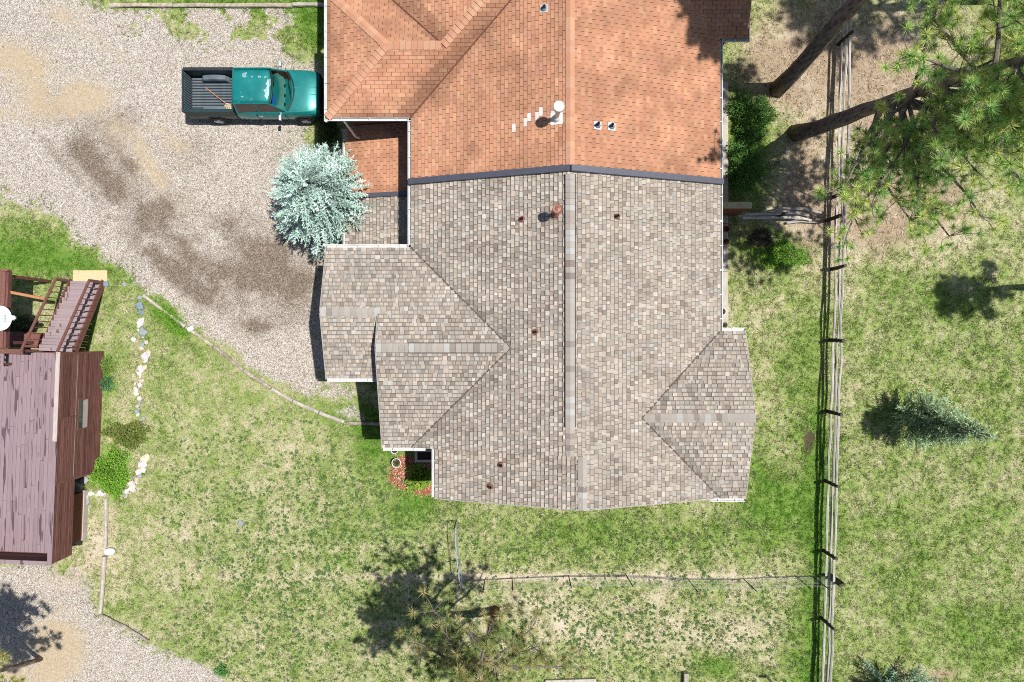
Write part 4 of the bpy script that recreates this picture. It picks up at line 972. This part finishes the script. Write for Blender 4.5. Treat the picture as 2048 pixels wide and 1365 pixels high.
pine('tall pine beyond the top right corner that dapples the bare ground', (19.9, 14.7), 21.0, (.2, .2), 10.5, 3.3, 36, 606, tr=.3, tuft=.3)
pine('slim pine whose shadow falls across the right lawn', (22.6, 2.4), 11.5, (.1, .2), 6.8, 1.5, 20, 505, 'bark', .14, .24)
spruce('round powdery blue spruce beside the porch roof', (-7.3, 5.6), 5.1, 2.18, 606, (.53, .70, .62), levels=26, nb=28, power=.42, twig=.15, tw_step=.10, rnd=.95, z0=.9)
bs2 = P(1812, 832); spruce('slender green-blue young spruce standing on the right lawn', (bs2.x, bs2.y), 5.0, 1.2, 707, (.40, .52, .31), lean=(.1, -.15), levels=22, nb=13, z0=.6, tw_step=.12, rnd=.6)
bs3 = P(1775, 1372); spruce('small blue-green spruce cut by the bottom right edge', (bs3.x, bs3.y), 3.2, 1.6, 808, (.28, .42, .30), levels=15, nb=11, z0=.4, rnd=.4)
# ------------------------------------------------------------------ shrubs
shrub('bright green rounded bush at the deck corner near pale stones', 228, 945, .72, 1.0, .7, 5200, 11, (.22, .42, .05), .075)
shrub('olive green low bush above the bright green bush', 258, 868, .95, .55, .35, 2600, 12, (.20, .25, .06), .08)
shrub('tall dark shade shrub against the right house wall', 1498, 240, .9, 1.15, .7, 4200, 13, (.10, .22, .045), .09)
shrub('dark shrub lying in pine shade below the tall shade shrub', 1485, 335, .75, 1.2, .6, 3600, 14, (.11, .24, .05), .09)
shrub('fresh lime green bush in front of the dark soil patch', 1565, 512, 1.0, .55, .22, 2800, 15, (.20, .38, .05), .085)
shrub('dark twiggy bush beside the concrete walk and flower pots', 1520, 478, .55, .35, .2, 900, 16, (.10, .09, .07), .08)
shrub('small blue-green weed clump against the dark board wall', 213, 768, .33, .3, .3, 700, 17, (.13, .30, .12), .07)
shrub('light green weed clump at the deck wall near the corner board', 214, 728, .3, .4, .25, 700, 18, (.22, .34, .07), .07)
shrub('dark evergreen shrub under the satellite dish', 40, 655, .65, .55, .7, 2200, 19, (.05, .09, .03), .08)
shrub('dark green shrub in the corner under the red roof eave', 655, 262, .4, .6, .8, 1800, 20, (.07, .12, .035), .08)
shrub('lily clump with strap leaves in the red mulch bed', 838, 955, .5, .45, .35, 500, 21, (.24, .36, .05), .22)
shrub('green shrub strip against the timber edging near the grey stone', 345, 640, .8, .25, .18, 1600, 22, (.17, .34, .035), .09).rotation_euler = (0, 0, math.radians(-47))
shrub('low green weeds at the bottom lawn near the gravel corner', 445, 1340, .25, .25, .12, 200, 23, (.15, .34, .09), .12)

# ------------------------------------------------------------------ rail fence
fence = thing('rail_fence', 'long grey split-rail fence running down the right side', 'fence', (13.5, 0, 0))
posts = [(-190, 1.18), (-72, 1.18), (75+14, 1.18), (240, 1.18), (394, 1.18), (539, 1.18), (681, 1.18), (823, 1.18), (962, 1.18), (1101, 1.18), (1236, 1.18), (1400, 1.18), (1540, 1.18)]
fx = lambda y: 13.5 + .030 * y
rg = random.Random(17); prev = None
for py, hh in posts:
    yb = (682.5 - py) / 47.08; xb = fx(yb); mb = MB(); k = rg.uniform(-.03, .03)
    mb.tube([(0, 0, -.05), (k*.5, 0, hh*.5), (k, rg.uniform(-.03, .03), hh)], [.085, .08, .07], 7, rnd=rg)
    o = mb.build('post', M['post_wood'], fence); o.location = (xb - 13.5, yb, 0)
    if prev:
        for z in (.30, .66, .98):
            y0, y1 = prev; d = Vector((fx(y1) - fx(y0), y1 - y0, 0)); mb = MB()
            off = lambda: Vector((rg.uniform(-.04, .04), 0, rg.uniform(-.05, .05)))
            L = d.length; mb.tube([(-.1, 0, 0), (L*.3, rg.uniform(-.05, .05), rg.uniform(-.03, .03)), (L*.7, rg.uniform(-.05, .05), rg.uniform(-.03, .03)), (L + .1, 0, 0)], [.04, .052, .054, .04], 6, rnd=rg)
            o = mb.build('rail', M['grey_wood'], fence); o.location = (fx(y0) - 13.5, y0, z + rg.uniform(-.04, .04)); o.rotation_euler = (0, rg.uniform(-.01, .01), math.atan2(d.y, d.x))
    prev = (prev[1] if prev else yb, yb) if prev else (yb, yb)
    if prev: prev = (yb, (682.5 - posts[min(posts.index((py, hh)) + 1, len(posts) - 1)][0]) / 47.08)
o = MB(); o.box(-.13, .13, -.05, .05, -.05, 1.3); o = o.build('gate_post', M['post_wood'], fence, bevel=.01); q = P(1655, 1149); o.location = (q.x - 13.5, q.y, 0); o.rotation_euler = (0, 0, .3)
# side screen with crooked rails
scr = thing('privacy_screen', 'short red-brown board screen with pale cap beside the house', 'screen fence', (8.2, 5.35, 0))
y = -1.2
for i in range(9):
    mb = MB(); mb.box(-1.15 + i*.275, -.885 + i*.275, -.03, .03, .02, 1.74); mb.build('board', M['redboard'], scr)
mb = MB(); mb.box(-1.2, 1.36, -.06, .19, 1.75, 1.80); mb.build('cap_board', M['board_new'], scr, bevel=.006)
cr = thing('crooked_rails', 'crooked silver-grey rails between the board screen and the long fence', 'fence', (11.4, 5.25, 0))
for i, (z0, z1, dy, x0, x1) in enumerate(((.25, .5, .05, -1.9, 1.0), (.55, .3, -.08, -1.8, 1.18), (.85, .75, .15, -.9, 1.4), (.95, .6, .02, -1.85, .6), (.15, .12, -.25, .2, 1.6))):
    mb = MB(); mb.tube([(x0, dy - .05, z0), (x0*.4 + x1*.1, dy + rg.uniform(-.08, .08), (z0 + z1)/2), (x1*.5, dy + rg.uniform(-.08, .08), (z0 + z1)/2), (x1, dy + rg.uniform(-.1, .1), z1)], [.05, .06, .06, .04], 6, rnd=rg); mb.build('rail', M['grey_wood'], cr)
mb = MB(); mb.tube([(1.95, -.15, -.05), (1.95, -.15, 1.25)], .075, 7, rnd=rg); mb.build('post', M['post_wood'], cr)
mb = MB(); mb.tube([(-.2, 0, -.05), (-.2, 0, .9)], .06, 7, rnd=rg); mb.build('post', M['post_wood'], cr)

# ------------------------------------------------------------------ wire fence
wf = thing('wire_fence', 'thin welded-wire fence on dark steel posts across the lower lawn', 'wire fence', (0, -10, 0))
WO = Vector((0, -10, 0))
tp = [(913, 1040), (905+14, 1118)] + [(970, 1159), (1024, 1156), (1137, 1151), (1252, 1150), (1375, 1157), (1486, 1157), (1590, 1152), (1622, 1152)]
tpm = None
for i, (a, b) in enumerate(tp):
    q = P(a, b) - WO
    mb = MB(); mb.box(-.022, .022, -.005, .005, -.1, 1.5); mb.box(-.005, .005, -.03, .005, -.1, 1.5); mb.box(-.03, .03, -.012, .012, 1.47, 1.5)
    o = mb.build('steel_post', M['tpost'], wf); o.location = q; o.rotation_euler = (rg.uniform(-.03, .03), rg.uniform(-.03, .03), 0)
path = [Vector((-2.30,-7.6,0)), Vector((-2.33,-8.1,0)), Vector((-2.27,-8.7,0)), Vector((-2.2,-9.3,0)), Vector((-2.15,-9.75,0)), Vector((-2.0,-10.05,0)), Vector((-1.7,-10.12,0))] + [P(a, b) for a, b in tp[2:]] + [P(1652, 1150)]
mb = MB()
for z in (.05, .2, .35, .5, .65, .8, .95, 1.1, 1.22):
    mb.tube([p - WO + Vector((rg.uniform(-.01, .01), rg.uniform(-.015, .015), z)) for p in path], .0032 if z < 1.2 else .006, 4, cap=False)
for a, b in zip(path, path[1:]):
    n = max(1, int((b - a).length / .15))
    for i in range(n):
        p = a + (b - a) * (i / n) - WO; mb.beam(p + Vector((0, 0, .03)), p + Vector((rg.uniform(-.01, .01), rg.uniform(-.01, .01), 1.22)), .005, .005)
for k in range(3):       # doubled mesh rolled along the short west side
    mb.tube([p - WO + Vector((rg.uniform(-.03, .03), 0, 1.16 + .03*k)) for p in path[:7]], .009, 5, cap=False)
mb.build('wire_mesh', M['wire'], wf, kind='stuff')

# ------------------------------------------------------------------ landscape timbers
def timber(a, b, r, m, label, z=.07, sag=0.0):
    a = P(*a); b = P(*b); d = b - a; n = 6; mb = MB(); rr = random.Random(int(a.x * 100))
    pts = [Vector((d.length * i / (n - 1) , rr.uniform(-.012, .012) + sag * math.sin(math.pi * i / (n - 1)), 0)) for i in range(n)]
    mb.tube(pts, [r * rr.uniform(.9, 1.08) for _ in pts], 8, rnd=rr); o = mb.build('landscape_timber', m)
    o.location = a + Vector((0, 0, z)); o.rotation_euler = (0, 0, math.atan2(d.y, d.x)); return tag(o, label, 'timber', 'landscape timbers')
timber((222, 13), (348, 12), .085, M['log'], 'grey timber forming the left end of the top edging')
timber((349, 13), (586, 12), .085, M['log'], 'long brown-stained timber in the middle of the top edging')
timber((587, 11), (652, 12), .085, M['log_white'], 'pale timber of the top edging touching the house corner')
E = [(289, 592), (330, 622), (374, 655), (430, 693), (490, 742), (545, 778), (588, 803), (640, 826), (692, 845)]
EL = ['first thin timber of the curved edging by the grey stone', 'pale timber of the curved edging next to the green strip', 'brown weathered timber of the curved edging below the white block', 'split brown timber of the curved edging beside the open gravel',
      'long grey timber of the curved edging at its middle', 'straight pale timber of the curved edging left of the weed patch', 'pale smooth timber of the curved edging below the gravel tip', 'last pale timber of the curved edging before the house shade']
for i in range(8): timber(E[i], (E[i+1][0] - 2, E[i+1][1] - 1), .07 + .012 * (i > 3), M['log'] if i in (2, 3, 4) else M['log_white'], EL[i])
timber((694, 846), (768, 848), .075, M['log'], 'short timber of the edging lying in the house shadow')
timber((214, 996), (213, 1094), .08, M['log_white'], 'white bleached timber below the bright green bush')
timber((211, 1112), (203, 1226), .085, M['log_white'], 'long white bleached timber standing along the lower gravel')
timber((206, 1230), (262, 1258), .06, M['log'], 'brown timber slanting from the bleached timber end')
timber((262, 1259), (300, 1282), .05, M['log'], 'half-buried timber end at the lower gravel edge')
o = MB(); o.box(-.13, .13, -.09, .09, 0, .14); o = o.build('stone_block', M['dishw'], bevel=.03); o.location = P(383, 658); o.rotation_euler = (0, 0, .5); tag(o, 'white block lying on the curved timber edging', 'block')
o = MB(); o.lathe([(.001, .0), (.19, .0), (.21, .03), (.21, .2), (.17, .24), (.001, .25)], 0, 0, 14); o = o.build('white_tub', M['dishw'], smooth=True); o.location = P(222, 1102); o.scale = (1.05, .7, .8); tag(o, 'white upturned tub between the two bleached timbers', 'tub')

# ------------------------------------------------------------------ stones
def stone_mesh(rr, r, c):
    mb = MB(); pts = []
    for i in range(12):
        g = (i + .5) / 12; th = math.acos(1 - 2*g); ph = i * 2.39996; pts.append(Vector((math.sin(th)*math.cos(ph), math.sin(th)*math.sin(ph), math.cos(th)*.6)) * r * rr.uniform(.75, 1.15))
    import bmesh
    bm = bmesh.new()
    for p in pts: bm.verts.new(p)
    bmesh.ops.convex_hull(bm, input=bm.verts); bm.verts.index_update(); bm.verts.ensure_lookup_table()
    live = [v for v in bm.verts if v.link_faces]; ix = {v: i for i, v in enumerate(live)}
    mb.add([v.co for v in live], [tuple(ix[v] for v in f.verts) for f in bm.faces], c); bm.free(); return mb
SC = {'w': (.60, .575, .53), 'p': (.55, .47, .40), 'g': (.30, .31, .32), 'b': (.20, .25, .30), 'd': (.13, .12, .115), 'o': (.55, .38, .26)}
def stones(label, lst, seed, name='stone_border'):
    rr = random.Random(seed); q = P(*lst[0][:2]); root = thing(name, label, 'stones', q, 0)
    for px, py, r, k in lst:
        o = stone_mesh(rr, r, tuple(x * rr.uniform(.85, 1.1) for x in SC[k])).build('stone', M['stone'], root); p = P(px, py) - q; o.location = (p.x, p.y, r * .3); o.rotation_euler = (0, 0, rr.uniform(0, 6))
    return root
rr = random.Random(77); row = []
for y in range(640, 862, 6):
    x = 281 + 4*math.sin(y*.03) + (6 if 660 < y < 700 else 0) + (7 if 700 < y < 760 else 0)
    row.append((x + rr.uniform(-7, 7), y + rr.uniform(-3, 3), rr.uniform(.06, .14), rr.choice('wwwwpg' if y < 800 else 'wpgggbd')))
row += [(287, 665, .22, 'g'), (292, 713, .20, 'w'), (268, 679, .14, 'w'), (290, 735, .16, 'p'), (283, 645, .18, 'w')]
stones('row of white and grey stones running down the left lawn', row, 1)
row = []
for k in range(22):
    a = k / 21; x = 292 - 45 * a ** 1.6 + rr.uniform(-6, 6); y = 910 + 85 * a + rr.uniform(-4, 4); row.append((x, y, rr.uniform(.09, .18), rr.choice('wwpgop')))
stones('curved stone edge on the right of the bright green bush', row, 2)
stones('short line of pale stones left of the bright green bush', [(182 + i*6 + rr.uniform(-2, 2), 985 + rr.uniform(-4, 4) + i*.8, rr.uniform(.08, .15), 'wwp'[i % 3]) for i in range(6)], 3)
stones('heap of dark boulders in the shadow under the deck', [(152 + rr.uniform(-2, 22), 956 + i*4.2, rr.uniform(.14, .24), 'dgdgp'[i % 5]) for i in range(11)] + [(170, 993, .22, 'p'), (174, 1003, .2, 'g')], 4, 'boulder_heap')
for px, py, r, k, lab in ((280, 612, .2, 'b', 'blue-grey boulder at the start of the timber edging'), (283, 626, .13, 'b', 'small slate stone just below the blue-grey boulder'), (482, 1047, .16, 'g', 'grey rock alone in the middle of the left lawn'), (476, 1062, .09, 'd', 'small dark rock beside the lone lawn rock'),
                          (280, 596, .12, 'g', 'grey stone above the blue-grey boulder'), (212, 568, .16, 'b', 'flat slate stone at the right corner of the landing slab'), (250, 570, .12, 'g', 'grey stone right of the landing slab in the grass')):
    o = stone_mesh(rr, r, SC[k]).build('rock', M['stone']); o.location = P(px, py) + Vector((0, 0, r * .25)); tag(o, lab, 'rock')

# ------------------------------------------------------------------ pots, planter, small timber
def pot(px, py, r, h, m, label, fill='soil', z=.06):
    q = P(px, py, z); root = thing('flower_pot', label, 'flower pot', q, 0, 'flower pots')
    mb = MB(); mb.lathe([(.001, .0), (r*.7, 0), (r*.93, h*.85), (r, h*.85), (r, h), (r*.86, h), (r*.84, h*.8), (.001, h*.8)], 0, 0, 22); mb.build('pot', m, root, True)
    mb = MB(); mb.lathe([(r*.85, h*.82), (r*.5, h*.86), (.001, h*.84)], 0, 0, 16); mb.build('soil', M['soil'], root)
    if fill == 'plant':
        rng = np.random.RandomState(int(px)); n = 90; u = unit(rng.normal(size=(n, 3))); u[:, 2] = np.abs(u[:, 2]); cen = u * np.array([r*.55, r*.55, .08]) + [0, 0, h*.85]
        v, t_, c = quad_cloud(cen, unit(u + [0, 0, .3]), .07, .035, cvar((.30, .34, .12), n, rng), rng); np_mesh('plant', v, t_, c, M['leaf'], root)
pot(1450, 460, .14, .26, M['terracotta'], 'upper terracotta pot on the concrete walk')
pot(1449, 485, .135, .26, M['terracotta'], 'lower terracotta pot on the concrete walk')
pot(1441, 624, .16, .3, M['white'], 'white pot with dark inside half under the right gutter')
pot(1446, 651, .14, .26, M['concrete'], 'grey pot with dry plant in the corner of the walk', 'plant')
pot(795, 924, .2, .32, M['white'], 'white ring pot on the red mulch bed', 'plant', 0)
pot(791, 898, .17, .3, M['white'], 'white pot half hidden under the lower left gutter', 'soil', 0)
pl = thing('planter_box', 'grey wooden planter box in the shaded notch of the house', 'planter', (-2.75, -5.15 + .3, 0))
q0 = P(832, 897); q1 = P(874, 922); cx, cy = (q0.x + q1.x)/2, (q0.y + q1.y)/2; pl.location = (cx, cy, 0); wx, wy = (q1.x - q0.x)/2, (q0.y - q1.y)/2
for x0, x1, y0, y1 in ((-wx, -wx + .1, -wy, wy), (wx - .1, wx, -wy, wy), (-wx + .1, wx - .1, -wy, -wy + .1), (-wx + .1, wx - .1, wy - .1, wy)):
    mb = MB(); mb.box(x0, x1, y0, y1, 0, .35); mb.build('side_board', M['concrete'], pl, bevel=.006)
mb = MB(); mb.box(-wx + .1, wx - .1, -wy + .1, wy - .1, 0, .26); mb.build('soil', M['soil'], pl)
o = MB(); o.box(-.09, .09, -.45, .2, 0, .25); o = o.build('timber_post', M['log'], bevel=.01); o.location = P(1370, 1352); tag(o, 'brown timber post at the bottom edge below the dry lawn', 'post', 'posts at the bottom edge')
o = MB(); o.box(-.045, .045, -.045, .045, 0, .8); o = o.build('timber_post', M['log_white'], bevel=.01); o.location = P(1533, 1352); tag(o, 'thin white post at the bottom edge near the fence', 'post', 'posts at the bottom edge')
a = P(1140, 1362); o = MB(); o.box(-1.05, 1.1, -.1, .1, 0, .12); o = o.build('lumber_board', M['log_white'], bevel=.01); o.location = a; o.rotation_euler = (0, 0, .03); tag(o, 'pale grey board lying at the bottom edge', 'board')

# ------------------------------------------------------------------ grass, weeds, gravel, litter (uncountable)
HOUSE_POLYS = [[(-3.1,-3.3),(-2.3,-3.3),(-2.3,-5.1),(7.9,-5.1),(7.9,-.1),(9.17,.1),(9.17,11),(8,18),(-6.1,18),(-6.1,8.4),(-3.1,8.4),(-3.1,2.9),(-6.2,2.9),(-6.2,-.9),(-4.2,-.9),(-4.2,-3.4)]]
DK = [tuple((Matrix.Rotation(-.04, 3, 'Z') @ Vector(p) + DO)[:2]) for p in ((-6,-8.1,0),(-.6,-8.1,0),(-.6,-5.1,0),(.05,-5.1,0),(.05,.1,0),(-6,.1,0))]
PADP = [tuple(P(a, b)[:2]) for a, b in ((147,541),(215,541),(215,567),(147,567))]
def free(X, Y):
    ok = np.ones(len(X), bool)
    for p in HOUSE_POLYS + [DK, PADP]: ok &= inside_dist(p, X, Y) < 0
    return ok
rng = np.random.RandomState(9)
def lookup(X, Y):
    return masks(X, Y)
N = 105000
X = rng.uniform(-23, 23, N); Y = rng.uniform(-15.8, 15.8, N)
gr, lu, we, sa, mu, so, sw = lookup(X, Y); f = free(X, Y)
keep = f & (rng.rand(N) > gr * 1.25 - .12) & (rng.rand(N) < .30 + 1.0*lu - .6*sw) & (mu < .5) & (so < .55)
X, Y, lu, sw = X[keep], Y[keep], lu[keep], sw[keep]; n = len(X); NB = 9
tall = .75 + .55 * np.clip(lu, 0, 1)
cx = np.repeat(X, NB) + rng.normal(0, .05, n*NB); cy = np.repeat(Y, NB) + rng.normal(0, .05, n*NB)
cen = np.stack([cx, cy, np.full(n*NB, -.005)], 1)
dirs = unit(np.stack([rng.normal(size=n*NB), rng.normal(size=n*NB), rng.uniform(.25, 1.3, n*NB)], 1))
pgreen = np.clip(.12 + 1.0*lu + (fnoise(X, Y, 2.4, 91) - .5) * .8, 0, 1)
green = rng.rand(n*NB) < np.repeat(pgreen, NB)
gcol = np.where((rng.rand(n) < .45)[:, None], np.array([.20, .325, .055]), np.where((rng.rand(n) < .5)[:, None], np.array([.26, .385, .06]), np.array([.11, .21, .045])))
scol = np.where((rng.rand(n) < .5)[:, None], np.array([.70, .60, .46]), np.array([.54, .455, .32]))
gcol = np.where((lu > .85)[:, None], np.array([.17, .36, .04]), gcol)
cc = np.where(green[:, None], np.repeat(gcol, NB, 0), np.repeat(scol, NB, 0)) * rng.uniform(.55, 1.3, (n*NB, 1))
v, t_, c = tri_cloud(cen, dirs, rng.uniform(.06, .15, n*NB) * np.repeat(tall, NB), .019, np.clip(cc*.9, 0, 1), rng, np.clip(cc*1.05, 0, 1))
go = np_mesh('grass', v, t_, c, M['grass'], kind='stuff'); go['label'] = 'short patchy green and straw coloured lawn grass'
# dark rosette weeds dotted over the lower lawn
N = 11500; X = rng.uniform(-15, 13, N); Y = rng.uniform(-15, -3, N); gr, lu, *_ = lookup(X, Y)
dens = np.clip(.15 + .9 * blobs(X, Y, [(650, 1050, 220, 160, .9), (560, 1200, 160, 130, .8), (1250, 1260, 330, 90, .95), (1250, 1080, 250, 50, .45), (420, 950, 120, 90, .35)]), 0, 1)
keep = free(X, Y) & (gr < .3) & (rng.rand(N) < dens) & (fnoise(X, Y, 1.2, 33) > .36); X, Y = X[keep], Y[keep]; n = len(X); NB = 9
ang = rng.uniform(0, 6.283, (n, NB)).ravel(); dirs = unit(np.stack([np.cos(ang), np.sin(ang), rng.uniform(.15, .7, n*NB)], 1))
cen = np.stack([np.repeat(X, NB), np.repeat(Y, NB), np.full(n*NB, .01)], 1)
hue = np.where((rng.rand(n) < .6)[:, None], np.array([.105, .20, .055]), np.array([.15, .26, .09]))
v, t_, c = quad_cloud(cen, dirs, np.repeat(rng.uniform(.03, .125, n), NB), .035, np.repeat(hue, NB, 0) * rng.uniform(.8, 1.2, (n*NB, 1)), rng, np.tile([0, 0, 1.0], (n*NB, 1)))
wo = np_mesh('weeds', v, t_, c, M['leaf'], kind='stuff'); wo['label'] = 'dark green broadleaf weeds dotted through the lower lawn'
# gravel stones
N = 130000; X = rng.uniform(-23, -3.6, N); Y = rng.uniform(-15.6, 15.6, N); gr, lu, we, sa, *_ = lookup(X, Y)
keep = free(X, Y) & (rng.rand(N) < (gr - .35) * 1.8) & (rng.rand(N) > sa * .9); X, Y, we = X[keep], Y[keep], we[keep]; n = len(X)
r = rng.uniform(.009, .023, n) * np.where(rng.rand(n) < .06, 1.7, 1.0); a0 = rng.uniform(0, 6.283, n); vs = []
for k in range(4):
    a = a0 + k*math.pi/2 + rng.uniform(-.3, .3, n); q = r * rng.uniform(.7, 1.25, n); vs.append(np.stack([X + q*np.cos(a), Y + q*np.sin(a), np.full(n, -.005)], 1))
vs.append(np.stack([X + rng.uniform(-.3, .3, n)*r, Y + rng.uniform(-.3, .3, n)*r, r*rng.uniform(.6, 1.0, n) + .004], 1))
v = np.stack(vs, 1).reshape(-1, 3); b = np.arange(n)[:, None]*5; tr3 = np.concatenate([b + [k, (k+1) % 4, 4] for k in range(4)], 0)
pal = np.array([(.61,.57,.515), (.53,.485,.43), (.44,.39,.335), (.30,.255,.21), (.68,.645,.59), (.18,.145,.115)])[rng.randint(0, 6, n)]
we = np.clip(we + (fnoise(X, Y, 2.6, 37) - .5) * 1.3, 0, 1) * np.clip(we * 3, 0, 1); pal = pal * (1 - .5*we)[:, None]
go = np_mesh('gravel', v, tr3, np.repeat(np.clip(pal, 0, 1), 5, 0), M['pebble'], kind='stuff'); go['label'] = 'loose pale gravel spread over the driveway'
# bark chips of the mulch bed
N = 2600; X = rng.uniform(-5.4, -2.9, N); Y = rng.uniform(-6.9, -4.6, N); m_ = lookup(X, Y)[4]; keep = (rng.rand(N) < m_ * 1.1 - .2); X, Y = X[keep], Y[keep]; n = len(X)
a = rng.uniform(0, 6.283, n); dirs = unit(np.stack([np.cos(a), np.sin(a), rng.uniform(0, .3, n)], 1)); pal = np.array([(.42,.15,.09), (.30,.10,.06), (.55,.28,.20), (.60,.42,.33)])[rng.randint(0, 4, n)]
v, t_, c = quad_cloud(np.stack([X, Y, np.full(n, .015)], 1), dirs, rng.uniform(.06, .13, n), .035, pal, rng, np.tile([0, 0, 1.0], (n, 1)))
mo = np_mesh('mulch', v, t_, c, M['mulch'], kind='stuff'); mo['label'] = 'red bark mulch chips in the bed by the house'
# dry needles and twigs under the pines
N = 26000; X = rng.uniform(9.2, 20, N); Y = rng.uniform(-1, 15, N); sw = lookup(X, Y)[6]; keep = (rng.rand(N) < sw * .9) & (X > 9.3); X, Y = X[keep], Y[keep]; n = len(X)
a = rng.uniform(0, 6.283, n); dirs = unit(np.stack([np.cos(a), np.sin(a), rng.uniform(-.02, .15, n)], 1)); pal = np.array([(.48,.36,.24), (.25,.16,.10), (.62,.52,.40), (.12,.085,.06)])[rng.randint(0, 4, n)]
v, t_, c = tri_cloud(np.stack([X, Y, np.full(n, .01)], 1), dirs, rng.uniform(.1, .3, n), .018, pal, rng)
lo = np_mesh('needle_litter', v, t_, c, M['pebble'], kind='stuff'); lo['label'] = 'dry brown needles and twigs littering the ground under the pines'
